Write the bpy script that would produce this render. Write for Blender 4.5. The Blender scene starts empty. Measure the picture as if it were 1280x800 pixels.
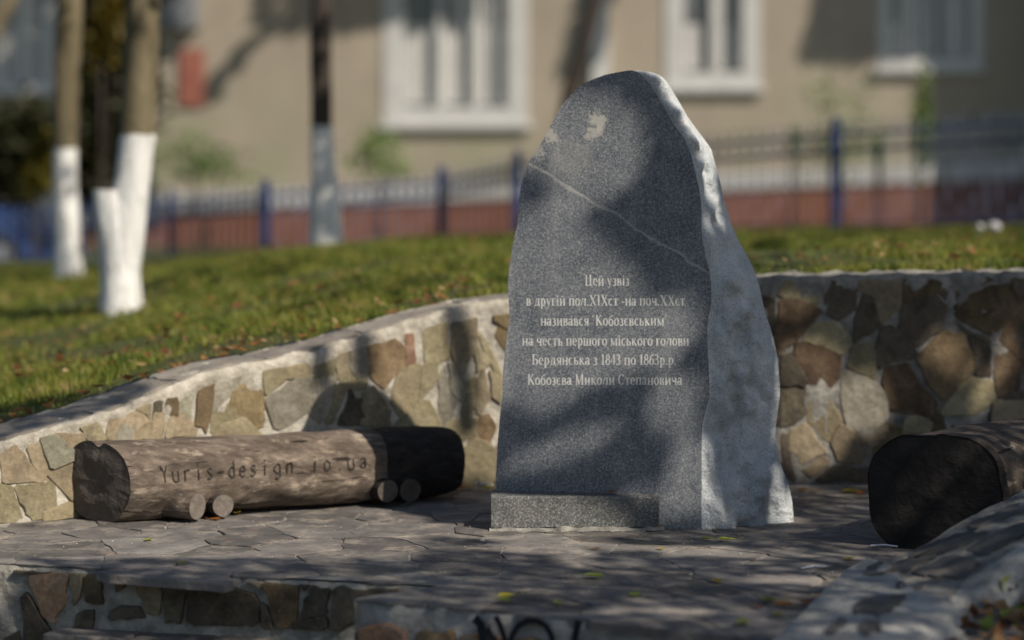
import bpy, math, random
import numpy as np
from mathutils import Vector, noise as mnoise
random.seed(7); rng = np.random.default_rng(11)
S = bpy.context.scene
# ------------------------------------------------------------------ camera, light, exposure
FPX, HOR, CAMH = 3000.0, 210.0, 1.5
cam_d = bpy.data.cameras.new('camera'); cam = bpy.data.objects.new('camera', cam_d); S.collection.objects.link(cam); S.camera = cam
cam.location = (0, 0, CAMH); cam.rotation_euler = (math.radians(90), 0, 0)
cam_d.sensor_width = 36; cam_d.lens = 36*FPX/1280; cam_d.shift_y = -(400-HOR)/1280
cam_d.clip_start = .1; cam_d.clip_end = 3000
cam_d.dof.use_dof = True; cam_d.dof.focus_distance = 9.6; cam_d.dof.aperture_fstop = cam_d.lens/1000/0.097
SUN_AZ, SUN_EL = 131.0, 42.0            # azimuth clockwise from +Y
sd = Vector((math.sin(math.radians(SUN_AZ))*math.cos(math.radians(SUN_EL)), math.cos(math.radians(SUN_AZ))*math.cos(math.radians(SUN_EL)), math.sin(math.radians(SUN_EL))))
ld = bpy.data.lights.new('sun', 'SUN'); ld.energy = 5.0; ld.angle = math.radians(.53); ld.color = (1, .9, .76)
lo = bpy.data.objects.new('sun', ld); S.collection.objects.link(lo); lo.rotation_euler = sd.to_track_quat('Z', 'Y').to_euler(); lo.location = (20, -14, 18)
W = bpy.data.worlds.new('World'); S.world = W; W.use_nodes = True
nt = W.node_tree; bg = nt.nodes['Background']; sky = nt.nodes.new('ShaderNodeTexSky'); sky.sky_type = 'NISHITA'; sky.sun_disc = False
sky.sun_elevation = math.radians(SUN_EL); sky.sun_rotation = math.radians(SUN_AZ); nt.links.new(sky.outputs[0], bg.inputs[0]); bg.inputs[1].default_value = .068
S.view_settings.view_transform = 'Standard'; S.view_settings.look = 'None'; S.view_settings.gamma = 1; S.view_settings.exposure = 0.16
S.cycles.use_denoising = True
s3 = np.array(sd)

# ------------------------------------------------------------------ geometry helpers
def wp(px, py, D): return np.array([(px-640)*D/FPX, D, CAMH-(py-HOR)*D/FPX])
def gp(px, py, z=0.): return wp(px, py, FPX*(CAMH-z)/(py-HOR))
def proj(p): return 640+p[0]*FPX/p[1], HOR+(CAMH-p[2])*FPX/p[1]
def link(o, parent=None):
    S.collection.objects.link(o)
    if parent is not None: o.parent = parent
    return o
def tag(o, label=None, cat=None, group=None, kind=None):
    if label: o['label'] = label
    if cat: o['category'] = cat
    if group: o['group'] = group
    if kind: o['kind'] = kind
    return o
def wloc(o):
    v = Vector((0, 0, 0))
    while o is not None: v = v+o.location; o = o.parent
    return v
def empty(name, loc, label, cat, group=None):
    o = bpy.data.objects.new(name, None); o.location = tuple(loc); o.empty_display_size = .1; link(o)
    return tag(o, label, cat, group)
def mesh(name, V, F, mats, parent=None, smooth=False, midx=None, loc=None):
    V = np.asarray(V, dtype=float).reshape(-1, 3)
    base = np.array(wloc(parent)) if parent is not None else np.zeros(3)
    if loc is not None: base = np.array(loc, dtype=float)
    me = bpy.data.meshes.new(name); V = V-base
    if isinstance(F, np.ndarray):
        n, k = F.shape
        me.vertices.add(len(V)); me.vertices.foreach_set('co', V.ravel())
        me.loops.add(n*k); me.loops.foreach_set('vertex_index', F.ravel().astype(np.int32))
        me.polygons.add(n); me.polygons.foreach_set('loop_start', np.arange(0, n*k, k, dtype=np.int32)); me.polygons.foreach_set('loop_total', np.full(n, k, dtype=np.int32))
        me.update(calc_edges=True)
    else: me.from_pydata([tuple(v) for v in V], [], F)
    for m in (mats if isinstance(mats, (list, tuple)) else [mats]): me.materials.append(m)
    if midx is not None: me.polygons.foreach_set('material_index', np.asarray(midx, dtype=np.int32))
    if smooth: me.polygons.foreach_set('use_smooth', np.ones(len(me.polygons), dtype=bool))
    me.validate(); me.update()
    o = bpy.data.objects.new(name, me); link(o, parent)
    if loc is not None: o.location = tuple(loc)
    return o
class MB:
    def __init__(s): s.V = []; s.F = []
    def add(s, V, F):
        b = len(s.V); s.V += [tuple(v) for v in V]; s.F += [tuple(i+b for i in f) for f in F]; return s
    def box(s, c, h, ax=None, ay=None):
        ax = np.array(ax if ax is not None else (1, 0, 0), float); ay = np.array(ay if ay is not None else (0, 1, 0), float); az = np.cross(ax, ay); c = np.array(c, float)
        V = [c+ax*h[0]*i+ay*h[1]*j+az*h[2]*k for i in (-1, 1) for j in (-1, 1) for k in (-1, 1)]
        return s.add(V, [(0, 1, 3, 2), (4, 6, 7, 5), (0, 4, 5, 1), (2, 3, 7, 6), (0, 2, 6, 4), (1, 5, 7, 3)])
    def tube(s, pts, rad, n=8, cap=True):
        pts = [np.array(p, float) for p in pts]; rad = rad if hasattr(rad, '__len__') else [rad]*len(pts); V = []; F = []
        for i, p in enumerate(pts):
            d = pts[min(i+1, len(pts)-1)]-pts[max(i-1, 0)]; d /= np.linalg.norm(d)+1e-9
            a = np.cross(d, (0, 0, 1) if abs(d[2]) < .9 else (0, 1, 0)); a /= np.linalg.norm(a); b = np.cross(d, a)
            for k in range(n):
                t = 2*math.pi*k/n; V.append(p+(a*math.cos(t)+b*math.sin(t))*rad[i])
        for i in range(len(pts)-1):
            for k in range(n): F.append((i*n+k, i*n+(k+1) % n, (i+1)*n+(k+1) % n, (i+1)*n+k))
        if cap: F.append(tuple(range(n))[::-1]); F.append(tuple((len(pts)-1)*n+k for k in range(n)))
        return s.add(V, F)
    def build(s, name, mat, parent=None, smooth=False, loc=None): return mesh(name, s.V, s.F, mat, parent, smooth, loc=loc)
def grid_faces(nr, nc, wrap=False):
    F = []
    for i in range(nr-1):
        for j in range(nc if wrap else nc-1):
            k = (j+1) % nc; F.append((i*nc+j, i*nc+k, (i+1)*nc+k, (i+1)*nc+j))
    return F
def fbm(x, y, z=0., o=3):
    return mnoise.fractal(Vector((x, y, z)), 1., 2., o)

# ------------------------------------------------------------------ materials
def mat(name, stops, scale=5., detail=6., rough=.85, bump=.3, bscale=40., rnd=0., spec=.3, extra=None, stretch=(1, 1, 1), bdist=.01, trans=0.):
    m = bpy.data.materials.new(name); m.use_nodes = True; n = m.node_tree.nodes; l = m.node_tree.links
    b = n['Principled BSDF']; b.inputs['Roughness'].default_value = rough; b.inputs['Specular IOR Level'].default_value = spec
    geo = n.new('ShaderNodeNewGeometry'); mp = n.new('ShaderNodeMapping'); mp.inputs['Scale'].default_value = stretch; l.new(geo.outputs['Position'], mp.inputs[0])
    vec = mp.outputs[0]
    if rnd > 0:
        oi = n.new('ShaderNodeObjectInfo'); ad = n.new('ShaderNodeVectorMath'); ad.operation = 'MULTIPLY_ADD'; ad.inputs[1].default_value = (37, 19, 53)
        l.new(oi.outputs['Random'], ad.inputs[0]); l.new(vec, ad.inputs[2]); vec = ad.outputs[0]
    ns = n.new('ShaderNodeTexNoise'); ns.inputs['Scale'].default_value = scale; ns.inputs['Detail'].default_value = detail; ns.inputs['Roughness'].default_value = .62; l.new(vec, ns.inputs['Vector'])
    cr = n.new('ShaderNodeValToRGB'); e = cr.color_ramp.elements
    e[0].position, e[0].color = stops[0][0], (*stops[0][1], 1); e[1].position, e[1].color = stops[-1][0], (*stops[-1][1], 1)
    for p, c in stops[1:-1]: q = e.new(p); q.color = (*c, 1)
    l.new(ns.outputs[0], cr.inputs[0]); col = cr.outputs[0]
    if rnd > 0:
        hs = n.new('ShaderNodeHueSaturation'); mr = n.new('ShaderNodeMapRange'); mr.inputs['To Min'].default_value = 1-rnd; mr.inputs['To Max'].default_value = 1+rnd
        l.new(oi.outputs['Random'], mr.inputs[0]); l.new(mr.outputs[0], hs.inputs['Value'])
        m2 = n.new('ShaderNodeMath'); m2.operation = 'MULTIPLY'; m2.inputs[1].default_value = 7.31; fr = n.new('ShaderNodeMath'); fr.operation = 'FRACT'
        l.new(oi.outputs['Random'], m2.inputs[0]); l.new(m2.outputs[0], fr.inputs[0])
        m3 = n.new('ShaderNodeMapRange'); m3.inputs['To Min'].default_value = .485; m3.inputs['To Max'].default_value = .515; l.new(fr.outputs[0], m3.inputs[0]); l.new(m3.outputs[0], hs.inputs['Hue'])
        l.new(col, hs.inputs['Color']); col = hs.outputs[0]
    h = None
    if extra: col, h = extra(n, l, geo.outputs['Position'], col, b)
    l.new(col, b.inputs['Base Color'])
    if bump > 0:
        nb = n.new('ShaderNodeTexNoise'); nb.inputs['Scale'].default_value = bscale; nb.inputs['Detail'].default_value = 8; nb.inputs['Roughness'].default_value = .65; l.new(vec, nb.inputs['Vector'])
        bp = n.new('ShaderNodeBump'); bp.inputs['Strength'].default_value = bump; bp.inputs['Distance'].default_value = bdist; l.new(nb.outputs[0] if h is None else h, bp.inputs['Height']); l.new(bp.outputs[0], b.inputs['Normal'])
    if trans > 0:
        tr = n.new('ShaderNodeBsdfTranslucent'); mx = n.new('ShaderNodeMixShader'); mx.inputs[0].default_value = trans; l.new(col, tr.inputs[0])
        l.new(b.outputs[0], mx.inputs[1]); l.new(tr.outputs[0], mx.inputs[2]); l.new(mx.outputs[0], n['Material Output'].inputs[0])
    return m
def mixc(n, l, f, a, c, mode='MIX'):
    x = n.new('ShaderNodeMix'); x.data_type = 'RGBA'; x.blend_type = mode
    if isinstance(f, (int, float)): x.inputs['Factor'].default_value = f
    else: l.new(f, x.inputs['Factor'])
    for s_, v in ((6, a), (7, c)):
        if isinstance(v, tuple): x.inputs[s_].default_value = (*v, 1)
        else: l.new(v, x.inputs[s_])
    return x.outputs[2]
def mth(n, l, op, a, b=None, c=None, clamp=False):
    x = n.new('ShaderNodeMath'); x.operation = op; x.use_clamp = clamp
    for i, v in enumerate((a, b, c)):
        if v is None: continue
        if isinstance(v, (int, float)): x.inputs[i].default_value = v
        else: l.new(v, x.inputs[i])
    return x.outputs[0]
def nz(n, l, vec, scale, detail=4., rough=.6, stretch=None):
    if stretch:
        mp = n.new('ShaderNodeMapping'); mp.inputs['Scale'].default_value = stretch; l.new(vec, mp.inputs[0]); vec = mp.outputs[0]
    t = n.new('ShaderNodeTexNoise'); t.inputs['Scale'].default_value = scale; t.inputs['Detail'].default_value = detail; t.inputs['Roughness'].default_value = rough; l.new(vec, t.inputs['Vector']); return t.outputs[0]
def rmp(n, l, v, a, b, lo=0., hi=1.):
    m = n.new('ShaderNodeMapRange'); m.inputs[1].default_value = a; m.inputs[2].default_value = b; m.inputs[3].default_value = lo; m.inputs[4].default_value = hi; l.new(v, m.inputs[0]); return m.outputs[0]

def x_stain(dark=(.1, .085, .06), amt=.55):      # rusty, mossy stains and pale mortar smears with shapes of their own
    def f(n, l, pos, col, b):
        a = rmp(n, l, nz(n, l, pos, 9, 5), .52, .66); col = mixc(n, l, mth(n, l, 'MULTIPLY', a, amt), col, dark); g_ = rmp(n, l, nz(n, l, pos, 55, 6, .75), .35, .65, -.22, .22); hv = n.new('ShaderNodeHueSaturation'); l.new(mth(n, l, 'ADD', g_, 1.), hv.inputs['Value']); l.new(col, hv.inputs['Color']); col = hv.outputs[0]
        s = rmp(n, l, nz(n, l, pos, 16, 8, .75), .62, .72); return mixc(n, l, mth(n, l, 'MULTIPLY', s, .45), col, (.42, .39, .33)), None
    return f
M = {}
M['olive'] = mat('olive_sandstone', [(.25, (.16, .13, .08)), (.5, (.245, .205, .13)), (.75, (.33, .285, .195))], 6, bump=.9, bscale=26, rnd=.2, extra=x_stain())
M['brown'] = mat('brown_sandstone', [(.25, (.11, .08, .045)), (.5, (.185, .135, .075)), (.75, (.27, .205, .13))], 9, bump=.9, bscale=30, rnd=.22, extra=x_stain((.06, .035, .02)))
M['grey'] = mat('grey_sandstone', [(.25, (.17, .155, .115)), (.5, (.24, .225, .175)), (.75, (.32, .3, .24))], 7, bump=.9, bscale=28, rnd=.18, extra=x_stain())
M['red'] = mat('red_sandstone', [(.25, (.17, .1, .065)), (.5, (.25, .155, .1)), (.75, (.33, .26, .2))], 12, bump=.8, bscale=30, rnd=.15, extra=x_stain((.1, .06, .04)))
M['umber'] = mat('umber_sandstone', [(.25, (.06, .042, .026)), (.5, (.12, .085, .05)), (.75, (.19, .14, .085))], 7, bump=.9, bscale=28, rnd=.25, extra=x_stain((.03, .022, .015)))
M['dim'] = mat('dark_shade_sandstone', [(.25, (.05, .043, .034)), (.5, (.095, .08, .058)), (.75, (.15, .125, .085))], 7, bump=.9, bscale=28, rnd=.25, extra=x_stain((.03, .027, .022)))  # darker stone, mostly for the right wall, whose deep shade it paints in
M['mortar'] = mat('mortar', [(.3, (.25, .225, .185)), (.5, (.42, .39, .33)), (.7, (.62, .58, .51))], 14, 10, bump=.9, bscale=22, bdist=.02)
M['mortar_grey'] = mat('dark_mortar', [(.3, (.11, .105, .095)), (.5, (.22, .21, .19)), (.7, (.38, .365, .33))], 12, 10, bump=.9, bscale=24, bdist=.02)
def x_slate(n, l, pos, col, b):
    s = rmp(n, l, nz(n, l, pos, 6.5, 9, .75), .5, .63); col = mixc(n, l, mth(n, l, 'MULTIPLY', s, .75), col, (.36, .315, .265))
    p = rmp(n, l, nz(n, l, pos, 10, 6, .7), .6, .7); col = mixc(n, l, mth(n, l, 'MULTIPLY', p, .5), col, (.3, .185, .13))
    d = rmp(n, l, nz(n, l, pos, 13, 7, .7), .58, .68); return mixc(n, l, mth(n, l, 'MULTIPLY', d, .6), col, (.05, .045, .05)), None
M['slate'] = mat('slate_paving', [(.25, (.078, .074, .073)), (.5, (.135, .127, .122)), (.75, (.225, .205, .188))], 6, 8, rough=.7, bump=.8, bscale=16, rnd=.36, extra=x_slate, bdist=.014)
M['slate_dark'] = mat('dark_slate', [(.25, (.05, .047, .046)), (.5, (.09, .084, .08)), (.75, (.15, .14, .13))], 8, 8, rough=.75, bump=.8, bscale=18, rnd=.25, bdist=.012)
M['coping'] = mat('slate_coping', [(.25, (.14, .127, .112)), (.5, (.225, .205, .178)), (.75, (.32, .29, .25))], 6, 8, rough=.8, bump=.9, bscale=18, rnd=.15, extra=x_slate, bdist=.015)
VA, VB = wp(655, 196, 10.05), wp(885, 337, 9.97)
def x_granite(rough_face):
    def f(n, l, pos, col, b):
        pos0 = pos; v1 = nz(n, l, pos, 130, 3, .8); sp = rmp(n, l, v1, .54, .62); dk = rmp(n, l, v1, .48, .4)
        v2 = nz(n, l, pos, 95, 2, .5); big = rmp(n, l, v2, .6, .68)
        col = mixc(n, l, mth(n, l, 'MULTIPLY', sp, .6), col, (.4, .405, .41) if not rough_face else (.6, .59, .56))
        col = mixc(n, l, mth(n, l, 'MULTIPLY', dk, .6), col, (.035, .043, .056) if not rough_face else (.2, .215, .23))
        col = mixc(n, l, mth(n, l, 'MULTIPLY', big, .3), col, (.5, .49, .46))
        streak = rmp(n, l, nz(n, l, pos, 1., 5, .6, (9, 1, .7)), .5, .7); col = mixc(n, l, mth(n, l, 'MULTIPLY', streak, .14), col, (.5, .5, .5))
        # quartz vein: distance to a slanting line in x-z, wobbling
        sx = n.new('ShaderNodeSeparateXYZ'); l.new(pos, sx.inputs[0])
        dx, dz = VB[0]-VA[0], VB[2]-VA[2]; L = math.hypot(dx, dz); nx, nzv = -dz/L, dx/L
        w = mth(n, l, 'MULTIPLY_ADD', nz(n, l, pos, 5, 5, .55), .085, -.0425-(nx*VA[0]+nzv*VA[2])+.012)
        d = mth(n, l, 'ADD', mth(n, l, 'ADD', mth(n, l, 'MULTIPLY', sx.outputs[0], nx), mth(n, l, 'MULTIPLY', sx.outputs[2], nzv)), w)
        d = mth(n, l, 'ABSOLUTE', d); wd = rmp(n, l, nz(n, l, pos, 9, 5, .6), .3, .7, .002, .009)
        f_ = mth(n, l, 'MULTIPLY', mth(n, l, 'DIVIDE', d, wd), -1.); f_ = mth(n, l, 'ADD', f_, 1.5, clamp=True)
        f_ = mth(n, l, 'MULTIPLY', f_, rmp(n, l, nz(n, l, pos, 60, 4, .7), .3, .55, .25, .85))
        col = mixc(n, l, mth(n, l, 'MULTIPLY', f_, .75), col, (.46, .455, .43))
        if not rough_face:      # chipped pale patches near the top
            for (qx, qy, r, st) in ((748, 150, .045, .85), (742, 166, .035, .75), (688, 170, .03, .8), (672, 190, .035, .5), (715, 200, .1, .22)):
                c = wp(qx, qy, 10.0); dd = mth(n, l, 'ADD', mth(n, l, 'POWER', mth(n, l, 'SUBTRACT', sx.outputs[0], float(c[0])), 2.), mth(n, l, 'POWER', mth(n, l, 'SUBTRACT', sx.outputs[2], float(c[2])), 2.))
                dd = mth(n, l, 'SQRT', dd); dd = mth(n, l, 'ADD', dd, mth(n, l, 'MULTIPLY_ADD', nz(n, l, pos, 30, 8, .8), .2, -.1))
                g = rmp(n, l, dd, r, r*.5, 0., st*.9); g = mth(n, l, 'MULTIPLY', g, 1., clamp=True); col = mixc(n, l, g, col, (.46, .445, .4))
        return col, None
    return f
M['mortar_mid'] = mat('riser_mortar', [(.3, (.18, .17, .15)), (.5, (.33, .315, .28)), (.7, (.5, .48, .43))], 13, 10, bump=1., bscale=24, bdist=.02)
M['concrete'] = mat('rough_concrete', [(.3, (.22, .22, .21)), (.5, (.38, .375, .355)), (.7, (.55, .54, .51))], 9, 10, bump=1., bscale=26, bdist=.025)
M['granite'] = mat('polished_granite', [(.3, (.11, .125, .147)), (.7, (.195, .21, .233))], 8, rough=.5, bump=.12, bscale=140, spec=.25, extra=x_granite(False), bdist=.003)
M['granite_rough'] = mat('rough_granite', [(.3, (.37, .41, .45)), (.5, (.53, .57, .6)), (.7, (.68, .7, .71))], 5, rough=.8, bump=1., bscale=34, extra=x_granite(True), bdist=.02)
M['granite_block'] = mat('sawn_granite', [(.3, (.075, .08, .078)), (.7, (.14, .14, .128))], 8, rough=.8, bump=.4, bscale=120, extra=x_granite(False), bdist=.004)
def x_wood(n, l, pos, col, b):
    cr = rmp(n, l, nz(n, l, pos, 1., 3, .5, (3.2, 3.2, 40)), .65, .67, 0, .9)
    g = nz(n, l, pos, 1., 6, .65, (4, 30, 34)); col = mixc(n, l, rmp(n, l, g, .38, .62, .75, 0), col, (.055, .04, .032))
    k = rmp(n, l, nz(n, l, pos, 1., 5, .7, (8, 10, 24)), .56, .66, 0, .7); col = mixc(n, l, k, col, (.36, .3, .235))
    c = rmp(n, l, nz(n, l, pos, 1., 6, .7, (2.5, 6, 26)), .62, .68, 0, .9); col = mixc(n, l, c, col, (.025, .018, .015)); return mixc(n, l, cr, col, (.012, .009, .007)), mth(n, l, 'SUBTRACT', g, mth(n, l, 'MULTIPLY', cr, .5))
M['wood'] = mat('weathered_log', [(.3, (.075, .06, .048)), (.5, (.16, .128, .1)), (.72, (.27, .22, .175))], 5, 8, rough=.9, bump=.9, bscale=20, extra=x_wood, stretch=(1, 1.5, 3), bdist=.012)
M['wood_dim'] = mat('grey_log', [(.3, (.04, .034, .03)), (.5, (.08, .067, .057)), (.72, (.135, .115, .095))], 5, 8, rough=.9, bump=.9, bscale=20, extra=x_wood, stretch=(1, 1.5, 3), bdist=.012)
M['char_shade'] = mat('char_shade_wood', [(.3, (.012, .01, .009)), (.6, (.036, .03, .026)), (.8, (.085, .07, .06))], 14, 8, rough=.85, bump=1., bscale=45, stretch=(1, 1.5, 3), bdist=.012)  # charring, with shade put into the colour as well
M['letter_burnt'] = mat('burnt_lettering', [(.3, (.014, .011, .009)), (.7, (.055, .044, .036))], 30, bump=.2)
def x_rings(cx, cy, cz):
    def f(n, l, pos, col, b):
        d = n.new('ShaderNodeVectorMath'); d.operation = 'DISTANCE'; d.inputs[1].default_value = (cx, cy, cz); l.new(pos, d.inputs[0])
        r = mth(n, l, 'MULTIPLY_ADD', nz(n, l, pos, 14, 4), .03, d.outputs['Value']); w = mth(n, l, 'SINE', mth(n, l, 'MULTIPLY', r, 620.)); w = rmp(n, l, w, -1, 1, 0, .55)
        return mixc(n, l, w, col, (.018, .016, .014)), None
    return f
M['silver'] = mat('silver_paint', [(.3, (.42, .43, .42)), (.7, (.72, .72, .7))], 60, rough=.6, bump=.1)
M['soil'] = mat('leafy_soil', [(.3, (.018, .014, .008)), (.5, (.045, .032, .016)), (.7, (.085, .06, .03))], 14, 8, bump=1., bscale=25, bdist=.03)
def x_lawn(n, l, pos, col, b):
    k = rmp(n, l, nz(n, l, pos, 1.6, 8, .7), .52, .66, 0, .65); return mixc(n, l, k, col, (.1, .075, .035)), None
M['lawn'] = mat('lawn_ground', [(.3, (.03, .045, .012)), (.5, (.06, .075, .018)), (.7, (.12, .12, .04))], 9, 9, bump=1., bscale=14, bdist=.05, extra=x_lawn)
M['grass'] = mat('grass_blades', [(.38, (.05, .08, .012)), (.46, (.14, .18, .026)), (.57, (.25, .255, .05)), (.68, (.36, .27, .12))], 5.5, 9, rough=.55, bump=0, trans=.35)
def leafmat(name, a, c, tr=.4): return mat(name, [(.3, a), (.7, c)], 12, 3, rough=.55, bump=0, trans=tr, rnd=.15)
M['leaf_orange'] = leafmat('orange_leaf', (.3, .1, .022), (.5, .22, .05)); M['leaf_yellow'] = leafmat('yellow_leaf', (.42, .32, .03), (.55, .45, .08))
M['leaf_green'] = leafmat('yellow_green_leaf', (.2, .26, .03), (.36, .4, .08)); M['leaf_brown'] = leafmat('brown_leaf', (.09, .04, .015), (.22, .1, .04)); M['leaf_tan'] = leafmat('tan_leaf', (.32, .19, .09), (.5, .34, .18))
M['leaf_ochre'] = leafmat('ochre_leaf', (.24, .11, .035), (.4, .22, .08)); M['crown'] = leafmat('tree_foliage', (.06, .09, .015), (.2, .19, .03), .3); M['crown_dark'] = leafmat('dark_foliage', (.012, .018, .006), (.045, .045, .015), .15); M['crown_pale'] = leafmat('pale_green_foliage', (.12, .19, .05), (.26, .34, .12))
M['crown_amber'] = leafmat('amber_foliage', (.09, .07, .008), (.2, .15, .02), .3)
M['bark'] = mat('olive_bark', [(.3, (.075, .062, .035)), (.5, (.15, .125, .075)), (.7, (.24, .2, .13))], 6, bump=.9, bscale=20, stretch=(1, 1, .3), bdist=.02)
M['bark_dark'] = mat('dark_bark', [(.3, (.022, .018, .015)), (.7, (.07, .055, .045))], 6, bump=.9, bscale=20, stretch=(1, 1, .3), bdist=.02)
def x_wash(n, l, pos, col, b):
    k = rmp(n, l, nz(n, l, pos, 1., 7, .7, (14, 14, 4)), .54, .66, 0, .75); return mixc(n, l, k, col, (.2, .17, .13)), None
M['whitewash'] = mat('whitewash', [(.25, (.55, .55, .54)), (.5, (.73, .73, .72)), (.75, (.82, .82, .81))], 5, bump=1., bscale=16, stretch=(1, 1, .35), bdist=.03, extra=x_wash)
def x_facade(n, l, pos, col, b):
    sx = n.new('ShaderNodeSeparateXYZ'); l.new(pos, sx.inputs[0]); m_ = rmp(n, l, sx.outputs[2], 3.4, 1.6, 0, .75); m_ = mth(n, l, 'MULTIPLY', m_, rmp(n, l, nz(n, l, pos, .55, 4), .42, .62, 0, 1), clamp=True); col = mixc(n, l, m_, col, (.3, .3, .2))
    d = rmp(n, l, nz(n, l, pos, 1., 4, .6, (2.2, 2.2, .5)), .52, .7, 0, .4); return mixc(n, l, d, col, (.3, .26, .21)), None
M['stucco'] = mat('beige_stucco', [(.3, (.33, .285, .23)), (.7, (.41, .355, .285))], .9, 6, bump=.3, bscale=9, extra=x_facade)
def x_brick(n, l, pos, col, b):
    t = n.new('ShaderNodeTexBrick'); t.inputs['Scale'].default_value = 1.; t.inputs['Brick Width'].default_value = .25; t.inputs['Row Height'].default_value = .075; t.inputs['Mortar Size'].default_value = .009
    t.inputs['Color1'].default_value = (.17, .068, .046, 1); t.inputs['Color2'].default_value = (.25, .11, .075, 1); t.inputs['Mortar'].default_value = (.2, .12, .09, 1)
    sx = n.new('ShaderNodeSeparateXYZ'); l.new(pos, sx.inputs[0]); cb = n.new('ShaderNodeCombineXYZ'); l.new(sx.outputs[0], cb.inputs[0]); l.new(sx.outputs[2], cb.inputs[1]); l.new(cb.outputs[0], t.inputs[0])
    return mixc(n, l, .75, col, t.outputs[0]), None
M['brick'] = mat('red_brick', [(.3, (.22, .08, .05)), (.7, (.34, .14, .09))], 2, extra=x_brick)
M['band'] = mat('pale_ledge', [(.3, (.42, .42, .42)), (.7, (.56, .55, .54))], 2)
M['white'] = mat('white_frame_paint', [(.3, (.52, .52, .51)), (.7, (.62, .62, .61))], 3, rough=.5, bump=.1)
M['glass'] = mat('window_glass', [(.3, (.1, .11, .12)), (.7, (.15, .16, .17))], 2, rough=.08, bump=0, spec=.6)
M['curtain'] = mat('net_curtain', [(.3, (.55, .54, .53)), (.7, (.72, .71, .69))], 5, bump=.2)
M['grey_metal'] = mat('grey_metal', [(.3, (.17, .18, .2)), (.7, (.25, .26, .28))], 5, rough=.6)
M['blue'] = mat('blue_fence_paint', [(.3, (.012, .028, .09)), (.7, (.022, .048, .15))], 5, rough=.5, bump=.2)
M['blue_pale'] = mat('pale_blue_paint', [(.3, (.045, .07, .14)), (.7, (.08, .115, .2))], 5, rough=.5, bump=.2)
M['paper'] = mat('white_paper', [(.3, (.6, .62, .66)), (.7, (.75, .77, .8))], 30, bump=.1)
M['red_board'] = mat('faded_red_board', [(.3, (.27, .09, .07)), (.7, (.36, .14, .1))], 3)
M['asphalt'] = mat('ground_earth', [(.3, (.05, .045, .035)), (.7, (.09, .08, .06))], 1.5, bump=.6)
M['spray'] = mat('black_spray_paint', [(.3, (.008, .008, .012)), (.7, (.02, .02, .028))], 20, bump=.1)
M['car_blue'] = mat('blue_car_paint', [(.3, (.015, .035, .14)), (.7, (.025, .055, .2))], 2, rough=.25, bump=0, spec=.6)
M['rubber'] = mat('tyre_rubber', [(.3, (.015, .015, .015)), (.7, (.03, .03, .03))], 10)
M['roof'] = mat('grey_roof', [(.3, (.12, .12, .12)), (.7, (.2, .2, .2))], 3)

# ------------------------------------------------------------------ retaining wall path
WX = [-9, -6, -3.4]; WY = [9.2, 9.35, 9.75]; WZ = [.05, .1, .2]
for px, D, py in [(0, 10.05, 552), (65, 10.2, 534), (120, 10.4, 520), (189, 10.6, 493), (264, 10.76, 463), (330, 10.9, 451), (392, 11.02, 438), (440, 11.12, 424), (500, 11.22, 404), (556, 11.3, 386), (632, 11.36, 374), (700, 11.4, 366), (850, 11.38, 352), (980, 11.33, 345), (1280, 11.36, 340), (1500, 11.45, 336)]:
    p = wp(px, py, D); WX.append(p[0]); WY.append(D); WZ.append(p[2])
WX += [6, 12]; WY += [11.7, 12.2]; WZ += [1.05, 1.05]
WX, WY, WZ = map(np.array, (WX, WY, WZ))
from numpy import interp
xs = np.linspace(WX[0], WX[-1], 1500); ys = interp(xs, WX, WY)
k = np.hanning(61); k /= k.sum(); ys = np.convolve(np.pad(ys, 30, mode='edge'), k, 'valid')
zs = interp(xs, WX, WZ); k2 = np.hanning(25); k2 /= k2.sum(); zs = np.convolve(np.pad(zs, 12, mode='edge'), k2, 'valid')
arc = np.concatenate([[0], np.cumsum(np.hypot(np.diff(xs), np.diff(ys)))])
tx = np.gradient(xs, arc); ty = np.gradient(ys, arc); tn = np.hypot(tx, ty); tx /= tn; ty /= tn
def WP(s):     # point, outward (away from the plaza) normal, top height
    return interp(s, arc, xs), interp(s, arc, ys), -interp(s, arc, ty), interp(s, arc, tx), interp(s, arc, zs)
def s_of_px(px):
    return float(interp(px, 640+xs*FPX/ys, arc))
def wall_sw(px, py):
    s = s_of_px(px); x, y, nx, ny, zt = WP(s); z = CAMH-(py-HOR)*y/FPX; return s, z/zt
TH = .29
def wall_pt(s, w, d):    # d towards the plaza
    x, y, nx, ny, zt = WP(s); return np.array([x-nx*d, y-ny*d, w*zt])
def wall_tilt(s): return float(interp(s, [arc[0], s_of_px(300), s_of_px(560), s_of_px(700)], [.02, .002, .0, .0]))

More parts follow.
